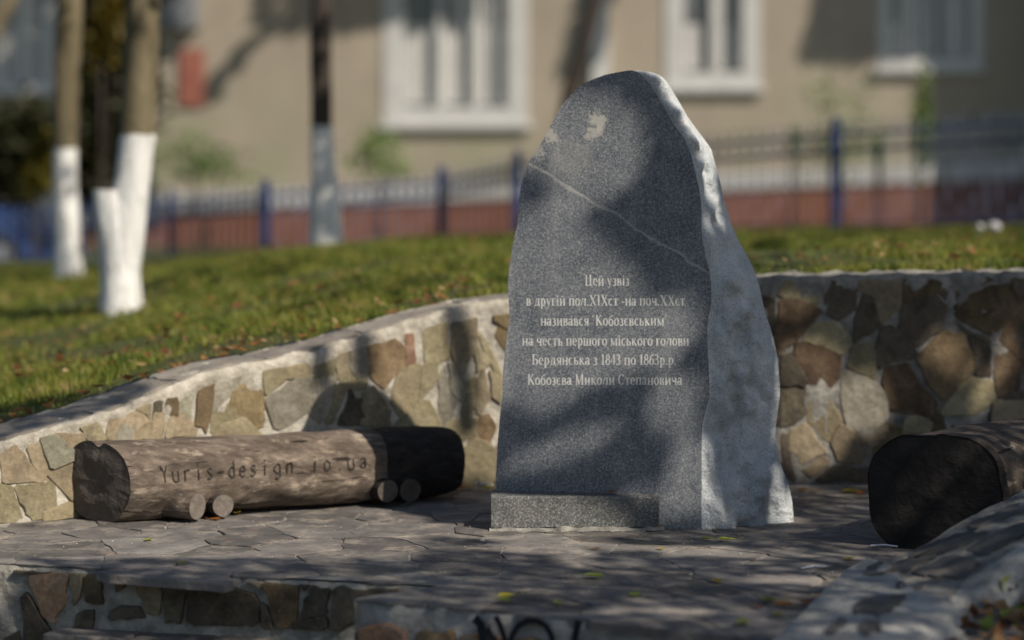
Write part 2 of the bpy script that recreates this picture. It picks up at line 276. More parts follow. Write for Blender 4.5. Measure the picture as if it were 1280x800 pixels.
# ------------------------------------------------------------------ irregular stone pieces
def clip(poly, a, b, c):   # keep a*x+b*y<=c
    out = []
    for i in range(len(poly)):
        p, q = poly[i], poly[(i+1) % len(poly)]; fp, fq = a*p[0]+b*p[1]-c, a*q[0]+b*q[1]-c
        if fp <= 0: out.append(p)
        if fp*fq < 0: t = fp/(fp-fq); out.append((p[0]+(q[0]-p[0])*t, p[1]+(q[1]-p[1])*t))
    return out
def voronoi(seeds, box, gaps, wob=.0, extra_clip=()):
    wts = [random.uniform(-wob, wob) for _ in seeds]
    x0, x1, y0, y1 = box; cells = []; sa = np.array(seeds)
    for i, (sx, sy) in enumerate(seeds):
        poly = [(x0, y0), (x1, y0), (x1, y1), (x0, y1)]; g = gaps[i] if hasattr(gaps, '__len__') else gaps
        d = np.hypot(sa[:, 0]-sx, sa[:, 1]-sy)
        for j in np.argsort(d)[1:22]:
            qx, qy = seeds[j]; dx, dy = qx-sx, qy-sy; L = math.hypot(dx, dy)
            if L < 1e-6: continue
            dx /= L; dy /= L; c = dx*(sx+qx)/2+dy*(sy+qy)/2+(wts[i]-wts[j])/(2*L)-g*(.35+1.5*random.random()**1.5)
            poly = clip(poly, dx, dy, c)
            if len(poly) < 3: break
        for (a, b, c) in extra_clip:
            if len(poly) >= 3: poly = clip(poly, a, b, c)
        if len(poly) >= 3:
            P = np.array(poly); ar = .5*abs(np.dot(P[:, 0], np.roll(P[:, 1], -1))-np.dot(P[:, 1], np.roll(P[:, 0], -1)))
            cells.append((i, poly if ar > .0012 else None))
        else: cells.append((i, None))
    return cells
def soften(poly, cut=.16, jit=.004, step=.075):
    out = []; n = len(poly); cut *= .55
    for i in range(n):
        p, a, b = np.array(poly[i]), np.array(poly[i-1]), np.array(poly[(i+1) % n])
        la, lb = np.linalg.norm(a-p), np.linalg.norm(b-p); ca = min(cut, .03/max(la, 1e-4)+.04); cb = min(cut, .03/max(lb, 1e-4)+.04)
        if la < .03 or lb < .03: out.append(p); continue
        out.append(p+(a-p)*ca); out.append(p+(b-p)*cb)
        k_ = int(lb/step)
        for t in range(1, k_+1): out.append(p+(b-p)*t/(k_+1)+np.array([random.gauss(0, 1), random.gauss(0, 1)])*jit*1.1)
    return [q+np.array([random.gauss(0, jit), random.gauss(0, jit)])*.6 for q in out]
def piece(name, poly, fmap, d0, d1, bev, m, parent, tilt=0.):
    P = [np.array(q) for q in poly]; c = sum(P)/len(P); n = len(P); V = []; ta, tb = random.gauss(0, tilt), random.gauss(0, tilt)
    dd = [d1+ta*(q-c)[0]+tb*(q-c)[1] for q in P]
    for q in P: V.append(fmap(q[0], q[1], d0))
    for q, e in zip(P, dd): V.append(fmap(q[0], q[1], e-bev))
    inn = []
    for q, e in zip(P, dd):
        r = c-q; L = np.linalg.norm(r)+1e-6; q2 = q+r/L*min(bev*1.3, L*.3); inn.append(q2); V.append(fmap(q2[0], q2[1], e))
    V.append(fmap(c[0], c[1], d1+abs(bev)*.35))
    F = [(i, (i+1) % n, n+(i+1) % n, n+i) for i in range(n)]+[(n+i, n+(i+1) % n, 2*n+(i+1) % n, 2*n+i) for i in range(n)]+[(2*n+i, 2*n+(i+1) % n, 3*n) for i in range(n)]
    return mesh(name, V, F, m, parent)

# ------------------------------------------------------------------ ground, lawn
def ztop_at(X): return interp(X, xs, zs)
ctrl = []
for s in np.linspace(arc[0]+.1, arc[-1]-.1, 26):
    x, y, nx, ny, zt = WP(s); ctrl.append((x+nx*TH, y+ny*TH, zt+wall_tilt(s)-.035))
for px, py, D in [(150, 392, 15.5), (85, 352, 20), (408, 313, 20), (0, 350, 22), (280, 345, 16), (450, 330, 15.5), (560, 330, 14.5), (1045, 299, 26), (1270, 292, 25), (332, 326, 26), (552, 308, 27), (700, 302, 26), (0, 335, 28), (180, 338, 27), (1100, 305, 16), (900, 300, 18)]:
    ctrl.append(tuple(wp(px, py, D)))
ctrl += [(-5, 42, .1), (0, 42, .2), (8, 40, .4), (-16, 40, .2), (20, 35, 1.2), (-20, 20, .1), (25, 15, 1.2), (-14, 11, .1), (-40, 100, .2), (40, 100, 1), (0, 160, .5), (-90, 60, 0), (90, 60, 1)]
ctrl = np.array(ctrl)
def tps(r): return np.where(r > 1e-9, r*r*np.log(np.maximum(r, 1e-9)), 0.)
C2 = ctrl[:, :2]/10; A = tps(np.linalg.norm(C2[:, None]-C2[None], axis=2)); A += np.eye(len(C2))*1e-3
Pm = np.c_[np.ones(len(C2)), C2]; K = np.block([[A, Pm], [Pm.T, np.zeros((3, 3))]]); coef = np.linalg.solve(K, np.r_[ctrl[:, 2], 0, 0, 0])
def lawn_z(X, Y):
    X = np.atleast_1d(np.asarray(X, float)); Y = np.atleast_1d(np.asarray(Y, float)); Q = np.c_[X, Y]/10
    out = np.zeros(len(Q))
    for i in range(0, len(Q), 20000):
        q = Q[i:i+20000]; out[i:i+20000] = tps(np.linalg.norm(q[:, None]-C2[None], axis=2))@coef[:len(C2)]+np.c_[np.ones(len(q)), q]@coef[len(C2):]
    return out
def wy_back(X): return interp(X, xs, ys)
V = []; nS = 150; ts = np.r_[0, np.cumsum(np.geomspace(.12, 14, 50))]
sS = np.linspace(arc[0]+.02, arc[-1]-.02, nS)
for t in ts:
    for s in sS:
        x, y, nx, ny, zt = WP(s); fan = (x-1)*.07*t; X = x+nx*(TH-.06)*(1)+fan; Y = y+ny*(TH-.06)+t; V.append((X, Y, 0))
V = np.array(V); V[:, 2] = lawn_z(V[:, 0], V[:, 1]); far = np.clip((V[:, 1]-45)/40, 0, 1); V[:, 2] = V[:, 2]*(1-far)+.4*far
V[:, 2] += np.array([fbm(v[0]*1.3, v[1]*1.3)*.018 for v in V])*(V[:, 1] < 40)
lawn = mesh('lawn', V, np.array(grid_faces(len(ts), nS)), M['lawn'], smooth=True); tag(lawn, kind='structure')
g = mesh('ground', [(-900, -300, -.62), (900, -300, -.62), (900, 1600, -.62), (-900, 1600, -.62)], [(0, 1, 2, 3)], M['asphalt']); tag(g, kind='structure')

# grass blades
def in_view(X, Y, m=.4): return np.abs(X) < Y*.2133*1.08+m
N = 330000; Y = 10.3+(rng.random(N)**1.35)*18; X = (rng.random(N)*2-1)*(Y*.2133+.6); ok = Y > interp(X, xs, ys)+.5
X, Y = X[ok], Y[ok]; dens = np.array([fbm(x*.9, y*.9, 3.) for x, y in zip(X, Y)]); keep = rng.random(len(X)) < np.clip(.68+dens*2., .06, 1); X, Y, dens = X[keep], Y[keep], dens[keep]
Z = lawn_z(X, Y); n = len(X); hgt = (.02+.04*rng.random(n)+.04*dens)*(1+(Y-11)*.02); hgt = np.maximum(hgt, .015); wdt = (.0035+.003*rng.random(n))*(1+(Y-11)*.09); a = rng.random(n)*6.283; la = rng.random(n)*6.283; ln = hgt*(.2+.7*rng.random(n))
V = np.zeros((n, 3, 3)); V[:, 0] = np.c_[X-np.cos(a)*wdt, Y-np.sin(a)*wdt, Z-.006]; V[:, 1] = np.c_[X+np.cos(a)*wdt, Y+np.sin(a)*wdt, Z-.006]; V[:, 2] = np.c_[X+np.cos(la)*ln, Y+np.sin(la)*ln, Z+hgt]
gr = mesh('grass', V.reshape(-1, 3), np.arange(n*3).reshape(-1, 3), M['grass']); tag(gr, 'short uneven green grass growing on the lawn above the stone wall', 'grass', kind='stuff')

# leaf scatter helper: a leaf is 4 triangles folded along its midrib
def leaves(P, size, flat=.35, r=None):
    r = r or rng; n = len(P); P = np.asarray(P); size = np.broadcast_to(size, (n,))[:, None]
    d = r.normal(size=(n, 3)); d[:, 2] *= flat; d /= np.linalg.norm(d, axis=1)[:, None]+1e-9
    up = r.normal(size=(n, 3))*np.array([1, 1, 1])*flat+np.array([0, 0, 1.]); sd_ = np.cross(d, up); sd_ /= np.linalg.norm(sd_, axis=1)[:, None]+1e-9; nn = np.cross(sd_, d)
    V = np.stack([P-d*size*.5, P+sd_*size*.34-nn*0, P+d*size*.5+nn*size*.1, P-sd_*size*.34, P+nn*size*-.12], 1)
    b = np.arange(n)[:, None]*5; F = np.concatenate([b+[0, 1, 4], b+[1, 2, 4], b+[2, 3, 4], b+[3, 0, 4]]); return V.reshape(-1, 3), F
N = 3600; Y = 10.6+rng.random(N)**1.7*14; X = (rng.random(N)*2-1)*(Y*.2133+.4); ok = (Y > interp(X, xs, ys)+.48); X, Y = X[ok], Y[ok]
c_ = np.array([fbm(x*.7+9, y*.7) for x, y in zip(X, Y)]); ok = (rng.random(len(X)) < np.clip(.4+c_*1.8-.11*(X+1.2)-.05*(Y-12), .03, 1)); X, Y = X[ok], Y[ok]
for i, (mn, lb) in enumerate((('leaf_tan', 'pale tan fallen leaves scattered over the lawn'), ('leaf_ochre', 'ochre brown fallen leaves scattered over the lawn'), ('leaf_brown', 'dark brown dead leaves scattered over the lawn'))):
    x, y = X[i::3], Y[i::3]; P = np.c_[x, y, lawn_z(x, y)+.05+.02*rng.random(len(x))]; V, F = leaves(P, .034+.036*rng.random(len(x))**2, .3); o = mesh('leaf_litter', V, F, M[mn]); tag(o, lb, 'fallen leaves', 'leaf litter on the lawn', 'stuff')
N = 3; hug = []
for q in range(45):
    s = random.uniform(s_of_px(-20), s_of_px(600)); x, y, nx, ny, zt = WP(s); t = TH+.02+abs(random.gauss(0, .12)); hug.append((x+nx*t, y+ny*t))
hug = np.array(hug); P = np.c_[hug, lawn_z(hug[:, 0], hug[:, 1])+.055]; V, F = leaves(P, .05+.03*rng.random(len(P)), .3)
tag(mesh('leaf_litter', V, F, M['leaf_ochre']), 'ochre leaves drifted along the back edge of the left wall coping', 'fallen leaves', 'leaf litter on the lawn', 'stuff')

# ------------------------------------------------------------------ retaining wall
wall = empty('retaining_wall', (0, 11.4, 0), 'curved retaining wall of irregular sandstone set in pale mortar behind the benches', 'stone wall')
V = []; sW = np.linspace(arc[0]+.01, arc[-1]-.01, 900); prof = [(-.05, .0), (.0, .0), (.12, .0), (.25, .0), (.4, .0), (.55, .0), (.7, .0), (.82, .0), (.9, .002), (.96, .008), (1., .002), (1.0, -.06), (1.0, -.2), (1.0, -.34), (1.0, -TH), (-.3, -TH-.02)]
for s in sW:
    tl = wall_tilt(s)
    for w, d in prof:
        p = wall_pt(s, max(w, -.3), d); 
        if d < -.01 and w == 1.0: p[2] += tl*(-d/TH)
        if w < 0: p[2] = -.1
        nn = fbm(s*7, w*7+d*9, 1.)*.009+fbm(s*22, w*16, 2.)*.004; x, y, nx, ny, zt = WP(s); p[0] -= nx*nn; p[1] -= ny*nn
        if w > .88: p[2] += fbm(s*9, d*11, 5.)*.018
        V.append(p)
o = mesh('mortar_core', V, grid_faces(len(sW), len(prof)), [M['mortar'], M['mortar_grey']], wall, smooth=True)
split = int(np.searchsorted(sW, s_of_px(690))); o.data.polygons.foreach_set('material_index', np.array([0 if (i//(len(prof)-1)) < split else 1 for i in range(len(o.data.polygons))], dtype=np.int32))  # right stretch gets darker mortar, its shade put into the colour
L_seeds = [(26,582),(7,625),(44,622),(70,567),(116,537),(160,534),(195,532),(229,530),(197,507),(214,509),(234,508),(178,510),(255,512),(285,527),(315,498),(281,497),(348,462),(364,506),(376,454),(404,450),(404,500),(430,490),(430,448),(452,446),(456,480),(470,510),(482,444),(512,432),(502,488),(536,476),(544,424),(558,488),(580,398),(580,434),(584,500),(600,486),(606,432),(626,392),(620,470),(608,540),(584,540),(596,574),(618,575),(522,520),(-30,590),(-60,610),(-25,640),(90,600),(60,645),(20,648)]
R_seeds = [(957,354),(1000,361),(1032,361),(1055,369),(1081,354),(1107,369),(1141,361),(1152,399),(1212,354),(1242,384),(1269,365),(995,399),(1081,402),(1055,421),(1029,417),(1021,455),(1081,447),(1111,432),(987,455),(1081,507),(1182,447),(1220,417),(1228,449),(1258,462),(1137,489),(1212,500),(1145,528),(1029,511),(991,504),(1055,545),(1006,560),(987,571),(1092,545),(1258,511),(1275,420),(1030,590),(1070,585),(965,480),(960,420),(965,540),(1120,570),(1180,560),(1250,570)]
seeds = []; mats_ = []; K2 = .72
def add_seed(px, py, m): s, w = wall_sw(px, py); seeds.append((s, w*K2)); mats_.append(m)
redL = {(512,432): 'red', (315,498): 'brown', (626,392): 'brown', (364,506): 'grey', (430,490): 'grey'}
for q in L_seeds: add_seed(*q, redL.get(q, random.choice(['olive', 'olive', 'olive', 'grey'])))
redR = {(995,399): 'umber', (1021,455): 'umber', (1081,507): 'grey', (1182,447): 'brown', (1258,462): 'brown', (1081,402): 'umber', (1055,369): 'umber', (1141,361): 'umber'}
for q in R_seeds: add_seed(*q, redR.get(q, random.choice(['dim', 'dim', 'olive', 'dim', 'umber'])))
s0, s1 = s_of_px(-400), s_of_px(1700); tries = 0
while tries < 6000:
    tries += 1; s = random.uniform(s0, s1); zt = WP(s)[4]; c = (s, random.uniform(.04, .9)*K2); px = 640+WP(s)[0]*FPX/WP(s)[1]
    if min(math.hypot(c[0]-q[0], (c[1]-q[1])*min(1, zt/K2)) for q in seeds) > (.24 if px < 700 else .27): seeds.append(c); mats_.append(random.choice(['olive', 'olive', 'grey', 'brown', 'dim']))
cells = voronoi(seeds, (s0, s1, .0, .975*K2), .0068, wob=.009)
for i, poly in cells:
    if poly is None: continue
    if 640+WP(seeds[i][0])[0]*FPX/WP(seeds[i][0])[1] < 700: poly = clip(poly, 0., 1., .925*K2)
    if len(poly) < 3: continue
    cs_, cw_ = np.mean(poly, 0); cp = wall_pt(cs_, cw_/K2, 0); cx_, cy_ = proj(cp)
    if -2 < cx_ < 640 and (cx_ < 66 or cx_ > 590 or cy_ < 552-.04*cx_): continue
    if 950 < cx_ < 1282 and (cy_ < 540 or cx_ < 1085): continue
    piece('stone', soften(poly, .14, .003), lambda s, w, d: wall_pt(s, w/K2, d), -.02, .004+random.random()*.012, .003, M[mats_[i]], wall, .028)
# stones whose outlines the photograph shows clearly
def crop_pts(pl, k_, ox, oy): return [(x/k_+ox, y/k_+oy) for x, y in pl]
HS = []
for m, q in [('umber',[(150,150),(215,150),(285,185),(245,230),(180,290),(145,330),(135,250)]),('olive',[(160,72),(285,75),(290,165),(215,145),(150,130)]),('dim',[(292,72),(320,72),(320,110),(300,165),(288,120)]),('dim',[(330,72),(405,75),(395,180),(335,215),(305,190),(325,120)]),('dim',[(425,130),(452,138),(475,235),(390,285),(395,210)]),
 ('olive',[(410,72),(545,72),(550,155),(482,225),(458,130),(412,120)]),('umber',[(560,72),(680,85),(675,120),(560,155)]),('dim',[(575,152),(660,132),(700,175),(680,240),(600,300),(535,250)]),('dim',[(690,78),(830,70),(860,82),(710,160),(680,122)]),('umber',[(870,80),(950,108),(955,190),(880,275),(740,205),(725,170)]),('dim',[(942,200),(965,190),(965,330),(918,282)]),
 ('olive',[(245,235),(335,220),(385,290),(350,325),(225,285)]),('umber',[(205,292),(240,292),(345,332),(340,400),(310,435),(235,415),(200,330)]),('dim',[(150,340),(190,330),(228,400),(225,430),(150,430)]),('olive',[(390,300),(450,290),(465,380),(458,408),(375,370)]),('dim',[(487,242),(520,237),(598,315),(590,340),(480,373),(467,330)]),
 ('grey',[(365,387),(440,410),(495,460),(500,540),(430,595),(370,560),(355,480),(355,420)]),('umber',[(500,378),(570,362),(668,490),(658,538),(520,510),(492,420)]),('brown',[(602,337),(700,252),(750,262),(790,340),(780,395),(690,478),(650,430)]),('dim',[(775,268),(848,310),(848,400),(802,395),(790,320)]),('dim',[(730,217),(850,285),(850,298),(770,260)]),
 ('umber',[(867,295),(910,290),(945,360),(940,440),(872,468),(862,380)]),('olive',[(692,510),(770,412),(850,422),(865,478),(800,528),(692,528)]),('dim',[(872,490),(955,450),(965,560),(850,560),(842,530)]),('olive',[(270,450),(300,457),(350,540),(310,618),(242,558),(242,500)]),('dim',[(150,442),(258,442),(238,520),(200,558),(150,570)]),
 ('olive',[(182,590),(230,562),(300,650),(222,688),(187,650)]),('dim',[(147,600),(170,597),(200,738),(190,758),(165,720)]),('olive',[(347,562),(420,610),(433,660),(410,688),(340,680),(322,630)]),('olive',[(432,612),(498,563),(510,590),(452,640)]),('olive',[(570,542),(600,532),(650,552),(640,592),(560,592)]),('olive',[(222,712),(290,672),(308,690),(250,738)]),('dim',[(330,702),(440,707),(440,770),(270,772),(275,742)]),('dim',[(80,130),(130,150),(130,250),(110,300),(85,200)]),('dim',[(130,345),(142,440),(140,560),(120,540)])]: HS.append((m, crop_pts(q, 2.667, 920, 320)))
for m, q in [('olive',[(5,350),(38,318),(92,385),(95,400),(15,402)]),('olive',[(2,418),(32,425),(52,500),(0,503)]),('olive',[(42,420),(132,410),(134,500),(82,500),(70,478)]),('olive',[(75,318),(140,285),(205,290),(200,330),(175,335),(165,395),(105,397)]),('olive',[(205,260),(240,255),(262,293),(225,300)]),('olive',[(280,240),(330,228),(370,250),(370,290),(360,300),(290,302),(275,290)]),('olive',[(345,222),(372,215),(370,245)]),
 ('olive',[(385,240),(408,238),(398,292),(375,292)]),('dim',[(388,204),(403,203),(403,228),(388,228)]),('umber',[(418,203),(440,200),(440,235),(420,235)]),('olive',[(425,252),(455,237),(485,270),(480,286),(420,290)]),('grey',[(450,200),(482,188),(475,240),(450,220)]),('brown',[(498,187),(535,167),(525,215),(515,275),(490,255)]),('grey',[(540,167),(600,147),(582,180),(552,213),(530,225)]),('olive',[(530,240),(575,212),(605,275),(530,280)]),
 ('brown',[(587,182),(640,132),(658,210),(655,258),(615,272),(582,215)]),('olive',[(662,130),(710,107),(715,140),(667,183)]),('grey',[(670,202),(740,154),(785,157),(765,225),(700,265),(690,262)]),('olive',[(725,110),(775,97),(770,142),(727,142)]),('olive',[(785,95),(830,77),(830,137),(783,142)]),('grey',[(802,152),(835,147),(835,170),(802,253),(777,230)]),('olive',[(847,160),(860,157),(865,175),(832,250),(814,250)]),('dim',[(875,178),(905,240),(900,257),(860,257)]),('olive',[(840,75),(890,52),(895,130),(845,142)])]: HS.append((m, crop_pts(q, 2., 0, 400)))
for m, q in [('grey',[(245,217),(300,207),(295,310),(262,318),(250,290)]),('brown',[(322,197),(375,192),(405,240),(400,290),(350,353),(315,320),(307,230)]),('red',[(415,187),(440,182),(445,275),(420,285)]),('olive',[(480,167),(543,122),(546,260),(515,280),(480,275)]),('olive',[(245,332),(290,332),(285,360),(242,373)]),('olive',[(377,400),(402,312),(430,292),(463,302),(455,400),(410,463)]),('olive',[(472,302),(513,292),(513,330),(454,416)]),
 ('grey',[(522,340),(540,305),(558,380),(578,430),(560,475),(527,475)]),('olive',[(290,382),(320,367),(358,430),(365,472),(282,472)]),('dim',[(237,412),(270,402),(298,472),(212,472)]),('olive',[(567,170),(638,127),(630,230),(600,308),(572,270)]),('grey',[(552,292),(575,302),(598,350),(590,398),(562,360)]),('olive',[(610,352),(636,335),(632,420),(594,425)]),('olive',[(647,242),(678,280),(642,308),(638,262)]),('olive',[(643,342),(665,308),(675,390),(655,438),(642,430)]),
 ('olive',[(652,212),(660,203),(703,290),(718,338),(690,300)]),('brown',[(705,92),(737,95),(737,260),(702,190)]),('olive',[(683,315),(718,347),(714,400),(692,380)]),('olive',[(592,442),(625,442),(625,478),(597,480)]),('brown',[(642,472),(675,453),(693,490),(680,556),(652,540)]),('olive',[(602,502),(630,502),(656,560),(650,648),(600,648)]),('olive',[(682,580),(705,545),(705,648),(674,648)])]: HS.append((m, crop_pts(q, 2.5, 340, 340)))
for m, q in HS:
    cq = np.mean(q, 0); q = [tuple(np.array(v)+(np.array(v)-cq)*(.05+(1.9 if cq[0] > 700 else 4.5)/max(6., float(np.linalg.norm(np.array(v)-cq))))) for v in q]
    pl = [wall_sw(a, b) for a, b in q]; pl = [(a, min(max(b, .015), .93 if a < s_of_px(640) else .98)*K2) for a, b in pl]
    piece('stone', soften(pl, .13, .0035, .06), lambda s, w, d: wall_pt(s, w/K2, d), -.02, .002+random.random()*.008, .003, M[m], wall, .015)
# coping slabs on the wall
def cop(s, t, d):
    x, y, nx, ny, zt = WP(s); return np.array([x+nx*t, y+ny*t, zt+wall_tilt(s)*max(t, 0)/TH+d])
cs = []; s = s_of_px(-300)
while s < s_of_px(640):
    st = random.uniform(.3, .55); cs.append((s+st/2, random.uniform(.1, .2)))
    if random.random() < .3: cs.append((s+st/2+random.uniform(-.1, .1), random.uniform(.25, .33)))
    s += st
for i, poly in voronoi(cs, (s_of_px(-320), s_of_px(650), .018, TH-.01), .008):
    if poly: piece('coping_slab', soften(poly, .06, .007, .06), cop, -.012, .006+random.random()*.004, .002, M['coping'], wall, .008)

# ------------------------------------------------------------------ paved platform with its front faces
plat = bpy.data.objects.new('paved_platform', None); plat.location = (0, 9, 0); link(plat); tag(plat, 'raised slate paved platform in front of the memorial', kind='structure')
A0, A1 = gp(0, 705)[:2], gp(540, 733)[:2]; B0, B1 = gp(440, 748)[:2], gp(1000, 803)[:2]; XM = A1[0]
def liney(p, q, x): return p[1]+(q[1]-p[1])*(x-p[0])/(q[0]-p[0])
yA = lambda x: liney(A0, A1, x); yB = lambda x: liney(B0, B1, x)
def pave_z(x, y): return fbm(x*1.2, y*1.2, 8.)*.006
V = []; nx_ = 120; ny_ = 40
base = MB()
polyL = [(-6, yA(-6)+.01), (XM, yA(XM)+.01), (XM, 12), (-6, 12)]; polyR = [(XM, 12), (XM, yA(XM)), (B0[0]+.01, B0[1]+.012), (2.6, yB(2.6)+.012), (7, yB(2.6)), (7, 12)]
base.add([(x, y, -.004) for x, y in polyL], [(0, 1, 2, 3)]); base.add([(x, y, -.004) for x, y in polyR], [(0, 1, 2, 3, 4, 5)])
base.build('joint_mortar', M['mortar_grey'], plat)
pseeds = []; tries = 0
def psp(y): return .17+.0*y
while tries < 9000 and len(pseeds) < 300:
    tries += 1; x = random.uniform(-2.6, 2.7); y = random.uniform(7.4, 11.45)
    if y > interp(x, xs, ys)+.1 or abs(x) > .2133*y+.25: continue
    if x < XM and y < yA(x)-.03: continue
    if x >= XM and y < yB(x)-.03: continue
    if min([math.hypot(x-a, y-b) for a, b in pseeds] or [9]) > .28*(.8+.4*random.random()): pseeds.append((x, y))
def lineclip(p, q, off):   # keep points behind (greater y) line
    dx, dy = q[0]-p[0], q[1]-p[1]; L = math.hypot(dx, dy); a, b = dy/L, -dx/L; return (a, b, a*p[0]+b*p[1]+off)
def pav(x, y, d): return np.array([x, y, d+pave_z(x, y)])
npv = 0
sdl = np.array([-(A1[1]-B0[1]), A1[0]-B0[0]]); sdl = sdl/np.linalg.norm(sdl); pseeds += [(-.4, 8.38)]
for i, poly in voronoi(pseeds, (-2.9, 3.1, 7.2, 11.7), .0038, wob=.02):
    if poly is None: continue
    x, y = pseeds[i]
    if x < XM and y > yA(x)-.02: poly = clip(poly, *lineclip(A0, A1, -.012-.02*random.random()))
    else:
        poly = clip(poly, *lineclip(B0, B1, .02 if x > .1 else -.008))
        if len(poly) >= 3 and y < A1[1]+.2: poly = clip(poly, sdl[0], sdl[1], float(sdl@B0)+.0)
    if len(poly) < 3: continue
    cx, cy = np.mean(poly, 0)
    if cy > interp(cx, xs, ys)+.2: continue
    npv += 1; piece('paving_slab', soften(poly, .06, .005, .09), pav, -.006 if (cx < .1 and cx > XM-.2 and cy < yB(cx)+.3) else -.03, -.001+random.random()*.004, .0015, M['slate'], plat, .006)
# front face of the left side, its narrow ledge and the block front
def facefn(P, Q, z0):
    P = np.array(P); Q = np.array(Q); L = np.linalg.norm(Q-P); t = (Q-P)/L; nn = np.array([t[1], -t[0]])
    return (lambda u, z, d: np.array([*(P+t*u+nn*d), z])), L
def core(name, fm, L, z0, z1, m, u0=0., top=0.35, amp=.012):
    us = np.linspace(u0, L, int((L-u0)/.02)+2); zz = np.linspace(z0, z1, 16); V = []
    for u in us:
        for z in zz: V.append(fm(u, z, fbm(u*8, z*8, 4.)*amp+fbm(u*25, z*25, 6.)*amp*.4-.012))
        V.append(fm(u, z1, -.04-top))
    return mesh(name, V, grid_faces(len(us), 17), m, plat, smooth=True)
fm, L = facefn((-4.5, yA(-4.5)), A1, 0); core('riser_mortar', fm, L, -.6, -.004, M['mortar_mid'], top=0, amp=.01)
def u_px(px, py, fm, P, Q):
    # ray with vertical plane through P,Q
    P = np.array(P); Q = np.array(Q); d = Q-P; k = (px-640)/FPX
    # X=kY ; (X-P0)*d1-(Y-P1)*d0=0
    Y = (P[0]*d[1]-P[1]*d[0])/(k*d[1]-d[0]); X = k*Y; u = math.hypot(X-P[0], Y-P[1])*(1 if (X-P[0])*d[0] > 0 else -1); return u, CAMH-(py-HOR)*Y/FPX
PA = (-4.5, yA(-4.5)); rs = []; rm = []
for px, py, m in [(30, 790, 'dim'), (45, 782, 'dim'), (60, 728, 'red'), (92, 730, 'olive'), (116, 728, 'dim'), (150, 717, 'brown'), (187, 735, 'olive'), (224, 740, 'dim'), (275, 752, 'dim'), (319, 719, 'olive'), (352, 744, 'brown'), (330, 775, 'dim'), (381, 721, 'dim'), (397, 748, 'dim'), (399, 774, 'dim'), (432, 752, 'dim'), (480, 745, 'dim'), (510, 738, 'dim'), (10, 745, 'grey'), (-40, 745, 'dim'), (-90, 740, 'olive'), (-150, 745, 'dim'), (150, 772, 'dim'), (112, 772, 'dim'), (20, 830, 'dim'), (75, 830, 'grey'), (-40, 820, 'dim')]:
    rs.append(u_px(px, py, fm, PA, A1)); rm.append(m)
RP = [('dim', [(30,738),(30,812),(84,812),(60,786)]), ('red', [(35,720),(84,711),(82,750),(66,780),(50,760)]), ('dim', [(18,715),(42,709),(65,707),(32,719)]), ('olive', [(86,706),(102,707),(100,745),(93,757)]), ('umber', [(107,706),(127,708),(125,738),(128,755),(106,750)]), ('umber', [(137,704),(151,704),(159,711),(154,735),(146,742),(140,724)]),
 ('olive', [(172,709),(197,708),(202,740),(199,767),(186,767),(173,740)]), ('dim', [(210,722),(229,715),(234,725),(227,777),(206,777)]), ('dim', [(237,717),(273,715),(320,746),(322,781),(235,781)]), ('olive', [(309,714),(325,713),(330,725),(325,736),(311,727)]), ('umber', [(332,715),(370,718),(372,740),(369,784),(346,784),(330,730)]), ('dim', [(375,720),(386,722),(380,738)]),
 ('dim', [(390,721),(412,723),(408,768),(375,768),(382,748)]), ('dim', [(374,772),(408,772),(406,787),(369,787)]), ('dim', [(417,725),(480,730),(530,738),(440,775),(426,786),(413,786)]), ('dim', [(326,755),(334,760),(341,785),(328,785)]), ('dim', [(140,762),(173,758),(180,772),(138,775)]), ('dim', [(97,766),(118,763),(112,790),(94,795)]),
 ('olive', [(-60,712),(-12,712),(-10,760),(-40,785),(-64,760)]), ('dim', [(-130,712),(-72,712),(-75,780),(-128,785)]), ('dim', [(5,800),(24,790),(26,840),(2,840)]), ('grey', [(-190,712),(-140,712),(-140,770),(-190,780)])]
for m, q in RP:
    cq = np.mean(q, 0); q = [tuple(np.array(v)+(np.array(v)-cq)*(.02+1.8/max(6., float(np.linalg.norm(np.array(v)-cq))))) for v in q]
    pl = [u_px(a, b-(2 if b < 745 else 0), fm, PA, A1) for a, b in q]; pl = [(a, min(b, -.02)) for a, b in pl]; piece('riser_stone', soften(pl, .2, .004, .05), fm, -.02, .004+random.random()*.006, .003, M[m], plat, .03)
# ledge below
fm2, L2 = facefn((-1.74, yA(-1.74)-.12), (A1[0]-.1, yA(A1[0]-.1)-.12), 0)
core('ledge_mortar', fm2, L2, -.62, -.237, M['mortar_grey'], top=.1, amp=.008)
us = 0.
while us < L2-.1:
    w = random.uniform(.16, .42); w = min(w, L2-us); piece('ledge_slab', soften([(us+.008, -.03), (us+w-.008, -.03), (us+w-.008, .14), (us+.008, .14)], .1, .004), lambda u, t, d: np.array([*fm2(u, 0, -t)[:2], -.237+d]), -.02, .012, .004, M['slate'], plat, .01); us += w
rs = [(x, z) for x in np.arange(.1, L2, .21) for z in (-.33, -.5)]; rs = [(a+random.uniform(-.05, .05), b+random.uniform(-.04, .04)) for a, b in rs]
for i, poly in voronoi(rs, (.02, L2, -.6, -.262), .012):
    if poly: piece('riser_stone', soften(poly), fm2, -.03, .004, .005, M['dim'], plat, .03)
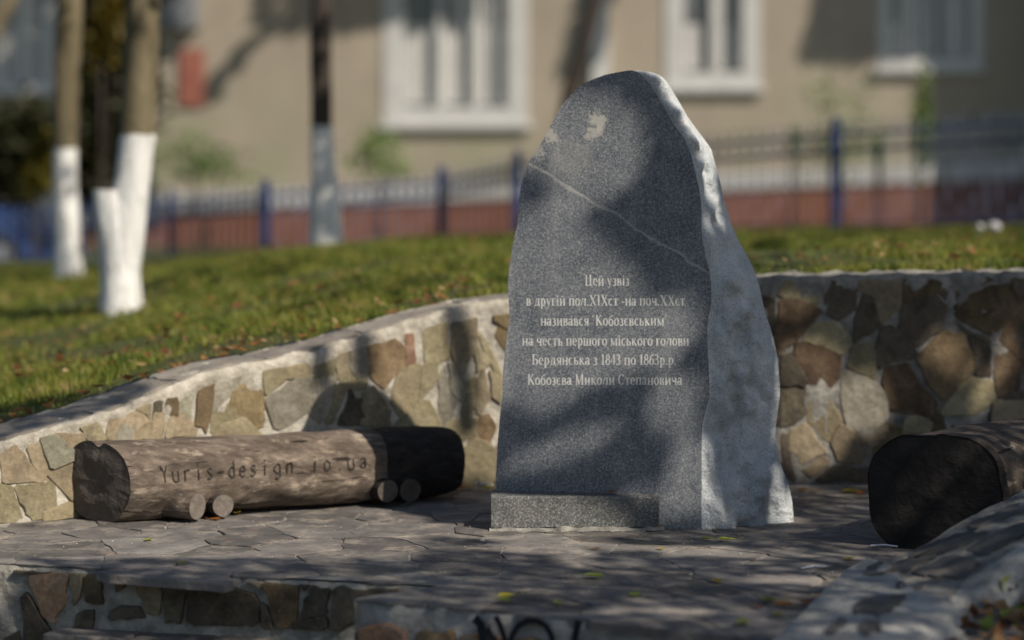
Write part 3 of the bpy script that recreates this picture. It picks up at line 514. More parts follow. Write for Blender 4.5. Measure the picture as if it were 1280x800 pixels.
# block front with graffiti
fm3, L3 = facefn(B0, (2.6, yB(2.6)), 0); core('block_mortar', fm3, L3, -.62, -.006, M['concrete'], top=.0, amp=.02)
cb = MB(); cb.add([(B0[0]+.01, B0[1], -.012), (B0[0]+.01, B0[1], -.62), (A1[0]-.01, A1[1]+.02, -.62), (A1[0]-.01, A1[1]+.02, -.012)], [(0, 1, 2, 3)]); cb.build('block_side', M['mortar_grey'], plat)
rs = []; rm = []
for px, py, m in [(478, 800, 'red'), (545, 795, 'brown'), (600, 800, 'red'), (668, 800, 'brown'), (720, 806, 'grey'), (770, 820, 'dim'), (850, 830, 'olive'), (930, 850, 'dim')]+[(460+60*i, 860+10*(i % 2), 'dim') for i in range(12)]:
    rs.append(u_px(px, py, fm3, B0, (2.6, yB(2.6)))); rm.append(m)
for i, poly in voronoi(rs, (.03, 1.9, -.55, -.085), .02):
    if poly: piece('block_stone', soften(poly, .2, .008), fm3, -.03, .012, .008, M[rm[i]], plat, .05)
gm = MB()
def stroke3(pts, w):
    pts = [u_px(a, b, fm3, B0, (2.6, yB(2.6))) for a, b in pts]; V = []; F = []
    for i, (u, z) in enumerate(pts):
        a = pts[max(i-1, 0)]; c = pts[min(i+1, len(pts)-1)]; d = np.array(c)-np.array(a); d /= np.linalg.norm(d); q = np.array([-d[1], d[0]])*w/2
        for sgn in (-1, 1): V.append(fm3(u+sgn*q[0], z+sgn*q[1], .027+.0004*i))
    for i in range(len(pts)-1): F.append((2*i, 2*i+1, 2*i+3, 2*i+2))
    gm.add(V, F)
stroke3([(598, 771), (606, 779), (609, 800), (611, 815)], .035); stroke3([(624, 769), (629, 778), (634, 792), (640, 810)], .022); stroke3([(640, 812), (645, 792), (652, 781), (664, 774), (676, 774), (687, 780), (694, 792), (698, 810)], .022); stroke3([(728, 774), (724, 792), (720, 812)], .026); stroke3([(612, 784), (620, 796), (628, 806)], .03)
o = gm.build('graffiti', M['spray'], plat); o['label'] = 'black spray paint graffiti strokes on the front face'

# ------------------------------------------------------------------ low curb wall on the right and the soil bed outside it
curb = empty('curb_wall', (1.4, 8.3, 0), 'low sloping curb wall of grey mortar and slate at the front right corner', 'curb wall')
inn = [(.70, 7.15, -.005)]+[tuple(gp(*q)) for q in [(960, 815, .012), (1060, 718, .04), (1140, 688, .1), (1200, 650, .2), (1300, 600, .3)]]+[(3.2, 10.2, .42), (5, 11.2, .5)]
out = [(1.05, 6.9, -.02)]+[tuple(gp(*q)) for q in [(1150, 845, .0), (1197, 790, .03), (1218, 737, .08), (1290, 690, .2), (1400, 645, .3)]]+[(3.5, 9.6, .42), (5.3, 10.8, .5)]
def cpt(u, v, d=0.):
    t = np.linspace(0, 1, len(inn)); a = np.array([interp(u, t, [p[i] for p in inn]) for i in range(3)]); b = np.array([interp(u, t, [p[i] for p in out]) for i in range(3)])
    st_ = .035*(1-min(1, max(0, (u-.325-.02*math.sin(v*9))/.012))); return a+(b-a)*v+np.array([0, 0, d+st_])
V = []; us = np.linspace(0, 1, 420); vs = [(-.0, -.5), (-.0, -.04), (.0, -.012), (.03, 0), (.12, 0), (.25, .003), (.4, .004), (.55, .004), (.7, 0), (.82, -.006), (.92, -.02), (.98, -.045), (1.02, -.1), (1.04, -.5)]
for u in us:
    for v, d in vs:
        p = cpt(u, v, d); r = fbm(p[0]*5, p[1]*5, d*4)*.005+fbm(p[0]*16, p[1]*16, 3+d*9)*.004; p[2] += r*(1 if d > -.02 else .6); e_ = fbm(p[0]*9, p[1]*9, 5+d*6)*.045*(v > .9); p[0] += e_; p[1] -= e_; V.append(p)
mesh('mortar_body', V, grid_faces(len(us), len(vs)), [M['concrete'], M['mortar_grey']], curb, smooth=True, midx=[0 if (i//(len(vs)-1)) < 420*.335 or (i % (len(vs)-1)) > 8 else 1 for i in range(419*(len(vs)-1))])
cseeds = [(.2, .35), (.26, .3), (.3, .22), (.37, .3), (.42, .62), (.34, .8), (.47, .25), (.5, .6), (.52, .2), (.6, .4), (.67, .5), (.75, .4), (.85, .5)]
def cmap(u, v, d): return cpt(u/2.2, v/.42, d)
_u, _v = np.meshgrid(np.linspace(.05, 1, 260), np.linspace(0, 1, 90), indexing='ij'); _P = np.array([[proj(cpt(a, b)) for a, b in zip(ra, rb)] for ra, rb in zip(_u[::1], _v[::1])])
def cuv(px, py): k_ = np.argmin((_P[..., 0]-px)**2+(_P[..., 1]-py)**2); return (_u.ravel()[k_]*2.2, _v.ravel()[k_]*.42)
cpieces = [[(1118,731),(1157,733),(1140,744),(1121,738)], [(1066,760),(1090,747),(1137,745),(1103,774),(1066,770)], [(1070,786),(1101,777),(1104,790),(1082,798)], [(1030,790),(1050,772),(1056,784),(1040,799)],
 [(1076,720),(1124,703),(1176,695),(1134,718),(1100,722)], [(1139,719),(1188,695),(1226,704),(1206,722),(1150,723)], [(1146,689),(1202,668),(1240,668),(1190,690),(1132,701)], [(1208,660),(1272,630),(1284,642),(1215,665)], [(1204,690),(1250,668),(1285,655),(1285,668),(1232,697)], [(1290,620),(1330,600),(1345,622),(1292,650)], [(1292,655),(1345,628),(1360,640),(1294,676)]]
cpieces = [[cuv(*q) for q in pl] for pl in cpieces]
for i, poly in enumerate(cpieces):
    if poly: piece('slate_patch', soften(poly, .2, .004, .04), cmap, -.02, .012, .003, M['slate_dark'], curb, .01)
V = []; 
for i, x in enumerate(np.linspace(0, 1, 60)):
    for j, t in enumerate(np.linspace(0, 1, 40)):
        a = cpt(x, .97, -.06 if x > .3 else -.09); dx = t*t*4; V.append((a[0]+dx, a[1]-dx*.35, a[2]-.03+fbm(a[0]*3+dx*3, a[1]*3, 2.)*.03-.05*t))
tag(mesh('soil_bed', V, grid_faces(60, 40), M['soil'], smooth=True), kind='structure')
rr = rng; x = .25+rr.random(420)*.55; v_ = 1.02+rr.random(420)*1.3; P = np.array([cpt(a, .97, -.05)+np.array([(b-1)*.55, -(b-1)*.2, -.0]) for a, b in zip(x, v_)])
for i, (mn, lb) in enumerate((('leaf_brown', 'dark brown leaves piled on the soil outside the curb'), ('leaf_tan', 'tan and orange leaves on the soil outside the curb'), ('leaf_green', 'yellow green leaves and weeds on the soil outside the curb'))):
    Q = P[i::3] if i < 2 else P[2::6]; V, F = leaves(Q, .05+.04*rr.random(len(Q)), .6); tag(mesh('leaf_litter', V, F, M[mn]), lb, 'fallen leaves', 'leaf litter by the curb', 'stuff')

# ------------------------------------------------------------------ memorial stone
st = empty('memorial_stone', (.5, 10.15, 0), 'tall rough edged grey granite memorial slab engraved with six lines of Ukrainian text', 'memorial')
TB = [(88,785,790,797),(90,774,797,812),(93,758,801,822),(98,744,806,829),(106,727,813,836),(119,713,821,844),(134,701,830,853),(145,694,836,859),(155,689,842,866),(171,681,854,878),(186,672,861,889),(201,662,866,893),(215,656,869,897),(231,652,873,901),(250,649,876,905),(265,648,877,910),(280,647,877,914),(300,642,878,923),(320,639,882,934),(338,636,887,943),(357,635,889,949),(380,636,889,954),(395,637,886,958),(410,635,884,963),(425,633,884,967),(441,631,885,971),(460,629,886,973),(480,628,887,975),(494,628,887,975),(510,626,883,973),(531,624,878,970),(554,622,877,970),(575,621,877,974),(591,620,877,980),(610,620,877,987),(625,620,877,990),(645,620,877,992),(664,620,877,992)]
TB = np.array(TB, float); rows = np.interp(np.linspace(0, 1, 170)**.9, np.linspace(0, 1, len(TB)), np.arange(len(TB)))
def tb(r, c): return np.interp(r, np.arange(len(TB)), TB[:, c])
FN = np.array([-.15, -1.]); FP = np.array([.79, 9.96])     # front plane: FN.(p-FP)=0
def front(px, py):
    k = (px-640)/FPX; D = (FN@FP)/(FN[0]*k+FN[1]); return wp(px, py, D)
nF, nSd, nBk = 14, 30, 14; V = []
for ri, r in enumerate(rows):
    py, xl, xr, xo = [float(tb(r, c)) for c in range(4)]; top = min(1, max(0, (py-86)/90.))**.5
    pc = front(xr, py); row = []
    for j in range(nF): row.append(front(xl+(xr-xl)*j/nF, py))
    Dr = pc[1]; dD = .06+.14*top; po = wp(xo, py if py < 640 else min(py, 658), Dr+dD)
    for j in range(nSd):
        t = j/nSd; px = xr+(xo-xr)*t; D = Dr+dD*(t**1.7); q = wp(px, py-(4*t if py > 640 else 0), D)
        if j > 0:
            amp = math.sin(math.pi*min(1, t))*1.; ns = fbm(q[0]*4, q[2]*3.2, 2.)*.06+(abs(fbm(q[0]*8, q[2]*4, 7.))-.2)*-.09+fbm(q[0]*18, q[2]*13, 7.)*.02+mnoise.noise(Vector((q[0]*30, q[2]*26, 1)))*.004
            q = q+np.array([.35, -.93, 0])*ns*amp
        row.append(q)
    row.append(po)
    back = .04+.1*top; pl = row[0]
    for j in range(1, nBk):
        t = j/nBk; ang = t*math.pi; cx = (po[0]+pl[0])/2; X = cx+(po[0]-cx)*math.cos(ang)*(1-.03*math.sin(ang)); Yb = po[1]*(1-t)+pl[1]*t+back*math.sin(ang)**.6
        q = np.array([X, Yb, po[2]*(1-t)+pl[2]*t]); q[1] += fbm(X*3, q[2]*3, 9.)*.04*math.sin(ang); row.append(q)
    V += row
nc = nF+nSd+nBk; F = grid_faces(len(rows), nc, True); mi = [0 if (i % nc) < nF else 1 for i in range(len(F))]
F.append(tuple(range(nc))[::-1]); mi.append(1)
slab = mesh('granite_slab', V, F, [M['granite'], M['granite_rough']], st, midx=mi)
sm = np.array([m == 1 for m in mi]); slab.data.polygons.foreach_set('use_smooth', sm)

# serif stroke letters
T_, t_, XH = .17, .065, .68
def Vs(x, y0=0., y1=XH, w=T_, sf=True):
    r = [([(x, y0), (x, y1)], w)]
    if sf: r += [([(x-.13, y0+.02), (x+.13, y0+.02)], .05), ([(x-.13, y1-.02), (x+.07, y1-.02)], .05)]
    return r
def Hs(x0, x1, y, w=t_): return [([(x0, y), (x1, y)], w)]
def Ds(x0, y0, x1, y1, w=T_): return [([(x0, y0), (x1, y1)], w)]
def Ar(cx, cy, rx, ry, a0=0, a1=360, T=T_):
    n = max(5, int(abs(a1-a0)/24)); A_ = [math.radians(a0+(a1-a0)*i/n) for i in range(n+1)]
    return [([(cx+rx*math.cos(a), cy+ry*math.sin(a)) for a in A_], [t_+(T-t_)*abs(math.cos(a))**1.3 for a in A_])]
h = XH
G = {'н': (.72, Vs(.16)+Vs(.56)+Hs(.16, .56, .34)), 'п': (.72, Vs(.16)+Vs(.56)+Hs(.08, .64, h-.03)), 'и': (.72, Vs(.16)+Vs(.56)+Ds(.2, .08, .52, h-.08, t_)),
 'й': (.72, Vs(.16)+Vs(.56)+Ds(.2, .08, .52, h-.08, t_)+Ar(.36, .95, .13, .1, 180, 360, .08)), 'і': (.36, Vs(.18)+[([(.1, .88), (.25, .88)], .15)]),
 'а': (.58, Ar(.22, .19, .15, .17)+Vs(.42, 0, .5, T_, False)+Ar(.28, .5, .15, .15, 0, 170)+Hs(.42, .56, .03)), 'б': (.62, Ar(.3, .3, .22, .3)+[([(.1, .35), (.13, .7), (.3, .88), (.54, .97)], .08)]),
 'в': (.6, Vs(.16)+Ar(.3, .5, .14, .15, -90, 90)+Ar(.3, .18, .19, .16, -90, 90)+Hs(.16, .3, .35)), 'г': (.52, Vs(.16)+Hs(.1, .48, h-.03)+Ds(.46, h, .46, h-.18, .05)),
 'д': (.7, Ds(.18, .06, .28, h-.04, .08)+Vs(.52, 0, h, T_, False)+Hs(.22, .62, h-.03)+Hs(.04, .68, .03)+Ds(.07, .04, .07, -.16, .06)+Ds(.65, .04, .65, -.16, .06)),
 'е': (.58, Ar(.29, .34, .2, .32, 0, 315)+Hs(.12, .48, .36, .05)), 'є': (.56, Ar(.3, .34, .2, .32, 50, 315)+Hs(.14, .4, .35, .05)), 'з': (.5, Ar(.2, .5, .16, .16, 130, -90)+Ar(.2, .17, .19, .17, 90, -130)),
 'к': (.66, Vs(.16)+Ds(.2, .33, .5, h-.04, .08)+Ds(.26, .38, .56, .03)+Hs(.46, .66, .02, .05)), 'л': (.7, Ds(.1, .05, .26, h-.05, .09)+Vs(.54)+Hs(.2, .62, h-.03)), 'м': (.88, Vs(.15, 0, h, .09)+Vs(.72)+Ds(.17, h-.02, .43, .05, .15)+Ds(.43, .05, .7, h-.02, .06)),
 'о': (.62, Ar(.31, .34, .22, .32)), 'р': (.64, Vs(.17, -.28, h)+Ar(.32, .34, .2, .32, -110, 110)), 'с': (.54, Ar(.29, .34, .2, .32, 50, 315)), 'т': (.6, Vs(.3)+Hs(.06, .54, h-.03)+Ds(.06, h, .06, h-.18, .05)+Ds(.54, h, .54, h-.18, .05)),
 'у': (.6, Ds(.12, h-.04, .33, .05, .15)+[([(.5, h-.04), (.3, -.05), (.2, -.25), (.08, -.25)], .06)]+Hs(.02, .22, h-.02, .05)+Hs(.4, .58, h-.02, .05)), 'ч': (.68, Vs(.52)+[([(.15, h), (.15, .42), (.25, .32), (.45, .34)], .13)]),
 'ш': (.98, Vs(.16)+Vs(.49)+Vs(.82)+Hs(.1, .88, .03)), 'ь': (.6, Vs(.16)+Ar(.3, .2, .19, .18, -90, 90)+Hs(.16, .3, .38)), 'я': (.62, Vs(.48)+Ar(.32, .5, .18, .16, 90, 270)+Ds(.36, .33, .12, .03, .1)+Hs(.32, .48, .34)),
 'Ц': (.92, Vs(.18, 0, 1)+Vs(.66, 0, 1)+Hs(.1, .84, .03)+Ds(.84, .04, .84, -.2, .07)), 'Х': (.86, Ds(.16, .98, .7, .02, .18)+Ds(.68, .98, .18, .02, .07)+Hs(.02, .3, .02, .05)+Hs(.56, .84, .02, .05)+Hs(.02, .3, .98, .05)+Hs(.56, .84, .98, .05)), 'І': (.42, Vs(.21, 0, 1)),
 'К': (.86, Vs(.2, 0, 1)+Ds(.24, .48, .66, .97, .08)+Ds(.34, .56, .74, .03, .18)+Hs(.6, .86, .02, .05)+Hs(.54, .76, .98, .05)), 'Б': (.76, Vs(.2, 0, 1)+Hs(.1, .62, .97)+Ds(.62, 1, .62, .78, .05)+Ar(.4, .28, .25, .26, -90, 90)+Hs(.2, .4, .54)), 'М': (1.06, Vs(.18, 0, 1, .09)+Vs(.86, 0, 1)+Ds(.2, .98, .5, .05, .18)+Ds(.5, .05, .84, .98, .07)),
 'С': (.78, Ar(.42, .5, .3, .48, 40, 320)+Ds(.68, .98, .68, .72, .05)), '1': (.5, Vs(.27, 0, 1, T_, False)+Ds(.1, .8, .27, .95, .07)+Hs(.1, .44, .02, .05)), '8': (.58, Ar(.29, .74, .17, .22, 0, 360, .13)+Ar(.29, .26, .21, .25, 0, 360, .14)), '4': (.58, Vs(.4, 0, 1, T_, False)+Hs(.04, .56, .28)+Ds(.04, .3, .38, .98, .06)),
 '3': (.56, Ar(.22, .74, .17, .22, 140, -90)+Ar(.22, .26, .22, .25, 90, -140)), '6': (.58, Ar(.29, .3, .2, .28)+[([(.1, .35), (.13, .65), (.28, .88), (.5, .98)], .1)]), '-': (.42, Hs(.06, .36, .32, .1)), '.': (.28, Hs(.06, .2, .06, .13)), '"': (.36, Ds(.1, 1.02, .1, .78, .06)+Ds(.24, 1.02, .24, .78, .06)), ' ': (.3, [])}
def letters(text, fmap, scale, glyphs, gap=.02):
    tot = sum(glyphs[c][0]+gap for c in text)-gap; x = -tot/2; mb = MB(); kk = 0
    for c in text:
        w, sts = glyphs[c]
        for pts, wd in sts:
            kk += 1; V = []; F = []
            for i, (a, b) in enumerate(pts):
                p = pts[max(i-1, 0)]; q = pts[min(i+1, len(pts)-1)]; dx, dy = q[0]-p[0], q[1]-p[1]; L_ = math.hypot(dx, dy); ww = (wd[i] if hasattr(wd, '__len__') else wd)/2
                for sg in (-1, 1): V.append(fmap((x+a-dy/L_*ww*sg), (b+dx/L_*ww*sg), .0004+.00006*(kk % 9)))
            for i in range(len(pts)-1): F.append((2*i, 2*i+2, 2*i+3, 2*i+1))
            mb.add(V, F)
        x += w+gap
    return mb, tot
lines = [('Цей узвіз', 759, 731, 787, 357), ('в другій пол.ХІХст -на поч.ХХст', 757, 658, 857, 382), ('називався "Кобозєвським"', 755, 677, 836, 407), ('на честь першого міського голови', 757, 653, 862, 432), ('Бердянська з 1843 по 1863р.р.', 755, 665, 846, 456), ('Кобозєва Миколи Степановича', 756, 659, 853, 481)]
for text, cx, xa, xb, yb in lines:
    tot = sum(G[c][0]+.02 for c in text)-.02; sx = (xb-xa)/tot
    def fm_(x, y, d, cx=cx, sx=sx, yb=yb): p = front(cx+x*sx, yb-y*13.2); return p+np.array([FN[0], FN[1], 0])*d
    mb, _ = letters(text, fm_, 1, G); o = mb.build('engraved_line', M['silver'], st); o['label'] = 'engraved line reading '+text.replace('"', '')
# block at the foot
fb = empty('granite_block', (.26, 9.9, 0), 'low sawn grey granite block lying against the foot of the memorial slab', 'stone block')
a, b = gp(614, 660, .012), gp(824, 659, .012); V = []
def blk(u, t, z): p = a+(b-a)*u; return np.array([p[0]+.15*t*.0, p[1]+t, z])
h_ = .142; V = []; F = []; nu = 30
prof = [(.0, .014), (.0, h_-.008), (.003, h_-.002), (.01, h_), (.1, h_+.002), (.2, h_)]
for i in range(nu+1):
    for t, z in prof:
        p = blk(i/nu, t, z); e = fbm(i*.7, z*20, 3.)*.0025; V.append(p+np.array([0, e, e*.6]))
F = grid_faces(nu+1, len(prof)); F.append(tuple(range(len(prof)))); F.append(tuple(nu*len(prof)+k for k in range(len(prof)))[::-1])
mesh('block', V, F, M['granite_block'], fb)
V = []
for i in range(61):
    for t, z in [(-.03, .001), (-.02, .004), (-.01, .011), (.02, .014), (.1, .014)]:
        p = a+(b-a)*(-.01+1.04*i/60); V.append(p*np.array([1, 1, 0])+np.array([0, t*(1+1.5*fbm(i*.3, 3, 2)), z*(1+1.3*fbm(i*.13, t*20, 2))]))
mesh('mortar_bed', V, grid_faces(61, 5), M['mortar_grey'], fb, smooth=True)

# ------------------------------------------------------------------ log benches
def make_log(root, C0, C1, hw0, hh0, hw1, hh1, shear0, secs, endmat, seed, crack=True, taper_end=True, ex=2.4):
    C0, C1 = np.array(C0, float), np.array(C1, float); ax = C1-C0; Ln = np.linalg.norm(ax); ax /= Ln; up = np.array([0, 0, 1.]); up = up-ax*(up@ax); up /= np.linalg.norm(up); u = np.cross(ax, up)
    if u[1] > 0: u = -u
    def surf(s, ph, off=0., dz=0.):
        c, sn = math.cos(ph), math.sin(ph); r = (abs(c)**ex+abs(sn)**ex)**(-1/ex); hw = hw0+(hw1-hw0)*s; hh = hh0+(hh1-hh0)*s
        k = 1.
        if taper_end and s > .9: k = math.sqrt(max(0, 1-((s-.9)/.1)**2*.35))
        ns = fbm(s*Ln*2.2, c*1.1+seed, sn*1.1)*.014+fbm(s*Ln*6, c*4+seed, sn*4, 3)*.005+math.sin(ph*9+seed+s*3)*.0015
        nt_ = 0.
        if crack: nt_ = .05*math.exp(-((ph-1.52)/.05)**2)*math.exp(-s/.05)
        q = C0+ax*Ln*s+u*(hw*k*c*r)+up*(hh*k*sn*r); q = q+(u*c+up*sn)*(ns+off-nt_); q = q+ax*(hw*c*shear0*max(0, 1-s*2.5))
        return q
    na = 64
    for nm, s0_, s1_, m, lab, off in secs:
        n = max(6, int((s1_-s0_)*90)); V = [surf(s0_+(s1_-s0_)*i/n, 2*math.pi*j/na, off) for i in range(n+1) for j in range(na)]
        F = grid_faces(n+1, na, True)
        if s1_ >= 1: F.append(tuple(n*na+j for j in range(na)))
        o = mesh(nm, V, F, m, root, smooth=True)
        if lab: o['label'] = lab
    # end face: radial fan with slight dish
    V = []; nr = 9
    cc = sum(surf(0, 2*math.pi*j/na) for j in range(na))/na
    for i in range(nr+1):
        for j in range(na):
            f = 1-i/(nr+.5); q = surf(0, 2*math.pi*j/na); p = cc+(q-cc)*f; p = p-ax*(.004*math.sin(f*9+seed)+.004*fbm(p[0]*20, p[2]*20, seed)-.003*(i > 0)+(.006 if i > 0 else 0)); V.append(p)
    F = grid_faces(nr+1, na, True); F.append(tuple(nr*na+j for j in range(na)))
    mesh('end_face', V, F, endmat, root)
    return surf, Ln
lb = empty('log_bench', (-1.0, 10.6, 0), 'brown log bench with right end painted dark for shadow and charring, lettering along its side', 'bench', 'log benches on the paving')
C0 = wp(121, 602, 10.2); C1 = np.array([-.27, 10.94, .172])
M['end_left'] = mat('log_end_grain', [(.3, (.075, .062, .052)), (.6, (.13, .11, .095)), (.8, (.21, .18, .155))], 12, bump=.7, bscale=60, extra=x_rings(*[float(q) for q in C0]))
M['end_right'] = mat('burnt_end_grain', [(.3, (.009, .008, .008)), (.8, (.028, .024, .022))], 12, bump=.7, bscale=50, extra=x_rings(1.66, 9.4, .24))
surf, Ln = make_log(lb, C0, C1, .185, .168, .155, .155, .5, [('log', 0, .775, M['wood'], None, 0.), ('shadow_char_section', .765, 1., M['char_shade'], 'black right end of the log, memorial shadow painted in with some charring', .003)], M['end_left'], 3.1)  # right end darkened to stand in for the memorial's shadow, plus some charring
LG = {'Y': [[(.1, 1), (.4, .5), (.7, 1)], [(.4, .5), (.4, 0)]], 'u': [[(.15, .65), (.15, .1), (.3, 0), (.5, 0), (.62, .1)], [(.62, .65), (.62, 0)]], 'r': [[(.2, .65), (.2, 0)], [(.2, .45), (.4, .65), (.6, .62)]], 'i': [[(.4, .65), (.4, 0)], [(.4, .85), (.4, .93)]], 's': [[(.6, .6), (.4, .66), (.18, .52), (.4, .35), (.62, .2), (.4, 0), (.15, .06)]], '-': [[(.1, .38), (.7, .38)]],
 'd': [[(.62, 1), (.62, 0)], [(.62, .55), (.4, .66), (.15, .4), (.15, .2), (.4, 0), (.62, .1)]], 'e': [[(.15, .36), (.62, .36), (.55, .6), (.38, .66), (.15, .45), (.15, .18), (.38, 0), (.6, .08)]], 'g': [[(.62, .65), (.62, -.15), (.4, -.28), (.18, -.2)], [(.62, .55), (.4, .66), (.15, .4), (.15, .25), (.4, .05), (.62, .15)]], 'n': [[(.18, .65), (.18, 0)], [(.18, .5), (.4, .66), (.6, .55), (.6, 0)]], '.': [[(.36, .05), (.46, .05)]], 'o': [[(.4, .66), (.62, .5), (.62, .15), (.4, 0), (.18, .15), (.18, .5), (.4, .66)]], 'a': [[(.2, .6), (.45, .66), (.6, .5), (.6, 0)], [(.6, .38), (.35, .38), (.17, .2), (.35, 0), (.6, .12)]]}
txt = 'Yuris-design.io.ua'; kk = 0
s_at = lambda px: float(np.interp(px, [proj(surf(q, .2))[0] for q in np.linspace(0, 1, 60)], np.linspace(0, 1, 60)))
sA, sB = s_at(200), s_at(463)
for i, ch in enumerate(txt):
    mb = MB()
    for pl in LG[ch]:
        kk += 1; V = []; F = []; pts = [np.array(p) for p in pl]; pts = [pts[0]+(pts[i_+1]-pts[i_])*0+(pts[i_]-pts[0]) for i_ in range(len(pts)-1)]+[pts[-1]]
        pts = [pts[i_]+(pts[i_+1]-pts[i_])*f_ for i_ in range(len(pts)-1) for f_ in (0, .33, .67)]+[pts[-1]]
        for j, p in enumerate(pts):
            d = pts[min(j+1, len(pts)-1)]-pts[max(j-1, 0)]; d = d/np.linalg.norm(d); q = np.array([-d[1], d[0]])*(.045+.015*math.sin(j*2.1+i))
            for sg in (-1, 1):
                e = p+q*sg; s_ = sA+(sB-sA)*(i+e[0])/len(txt); V.append(surf(s_, .02+.42*e[1]+.03*i/17, .0045+.0003*(kk % 3)))
        for j in range(len(pts)-1): F.append((2*j, 2*j+2, 2*j+3, 2*j+1))
        mb.add(V, F)
    o = mb.build('letter', M['letter_burnt'], lb); o['label'] = 'dark mark '+ch+' of the lettering on the log'
def support(root, c, r, ln, ax, m, me_):
    ax = np.array(ax, float); ax /= np.linalg.norm(ax); c = np.array(c, float); mb = MB(); n = 20; V = []; u = np.cross(ax, (0, 0, 1.)); 
    for i in range(7):
        for j in range(n):
            a_ = 2*math.pi*j/n; rr_ = r*(1+.06*mnoise.noise(Vector((i*.6, math.cos(a_)+c[0]*9, math.sin(a_)))))-(.003 if i == 0 else 0); V.append(c+ax*ln*i/6+u*rr_*math.cos(a_)+np.array([0, 0, rr_*math.sin(a_)]))
    F = grid_faces(7, n, True); mi = [0]*len(F)+[1, 0]; F.append(tuple(range(n))); F.append(tuple(6*n+j for j in range(n))); mesh('support_log', V, F, [m, me_], root, midx=mi)
M['end_pale'] = mat('pale_end_grain', [(.3, (.1, .085, .072)), (.7, (.2, .175, .15))], 30, bump=.5, bscale=60)
pax = (-.45, .89, 0)
support(lb, wp(247, 633, 10.15), .058, .42, (-.85, .5, 0), M['wood'], M['end_pale']); support(lb, wp(279, 632, 10.22), .05, .42, pax, M['wood_dim'], M['end_pale'])
support(lb, wp(513, 613, 10.62), .054, .42, pax, M['char_shade'], M['end_left']); support(lb, wp(485, 614, 10.56), .052, .42, pax, M['char_shade'], M['end_left'])  # far pair coloured darker: the memorial's shadow is painted into them
rb = empty('log_bench', (2.2, 10, 0), 'thick log bench with flat black burnt end beside the curb', 'bench', 'log benches on the paving')
C0 = wp(1168, 619, 9.42); ax = np.array([math.sin(math.radians(40)), math.cos(math.radians(40)), 0.])
surf2, _ = make_log(rb, C0, C0+ax*1.9, .252, .234, .25, .22, .32, [('log', 0.018, 1., M['wood_dim'], None, 0.), ('burnt_rim', 0, .03, M['char_shade'], None, .002)], M['end_right'], 8.3, crack=False, ex=2.9)
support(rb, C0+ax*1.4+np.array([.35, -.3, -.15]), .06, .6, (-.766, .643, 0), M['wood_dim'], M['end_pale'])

# ------------------------------------------------------------------ fallen leaves and scraps one can point to
def leaf(px, py, z, size, m, label, rot=None, curl=.3, group=None):
    p = gp(px, py, z); rot = random.uniform(0, 6.28) if rot is None else rot; n = 8; V = []; F = []
    outl = [(-.5, 0), (-.32, .2), (-.1, .3), (.15, .27), (.36, .13), (.56, 0)]; c, s_ = math.cos(rot), math.sin(rot); pts = []
    for sgn in (1, -1):
        for x, y in outl: pts.append((x, y*sgn))
    V = []; ml = []
    for x, y in outl: ml.append((x, 0.))
    allp = ml+[(x, y) for x, y in outl]+[(x, -y) for x, y in outl]
    for x, y in allp:
        zz = abs(y)*curl*1.2+(x*x)*curl*.7+.03+.05*mnoise.noise(Vector((x*3+px, y*4, py))); V.append(p+np.array([(x*c-y*s_)*size, (x*s_+y*c)*size, zz*size+.002]))
    for i in range(5): F.append((i, i+1, 6+i+1, 6+i)); F.append((i, 12+i, 12+i+1, i+1))
    mb = MB(); mb.add(V, F); q0 = p+np.array([.55*c*size, .55*s_*size, .03*size+.004]); q1 = p+np.array([.95*c*size, .9*s_*size, .012]); mb.tube([q0, q1], .0012, 4)
    o = mb.build('fallen_leaf', m, None, True, loc=p); tag(o, label, 'leaf', group or 'fallen leaves on the paving')
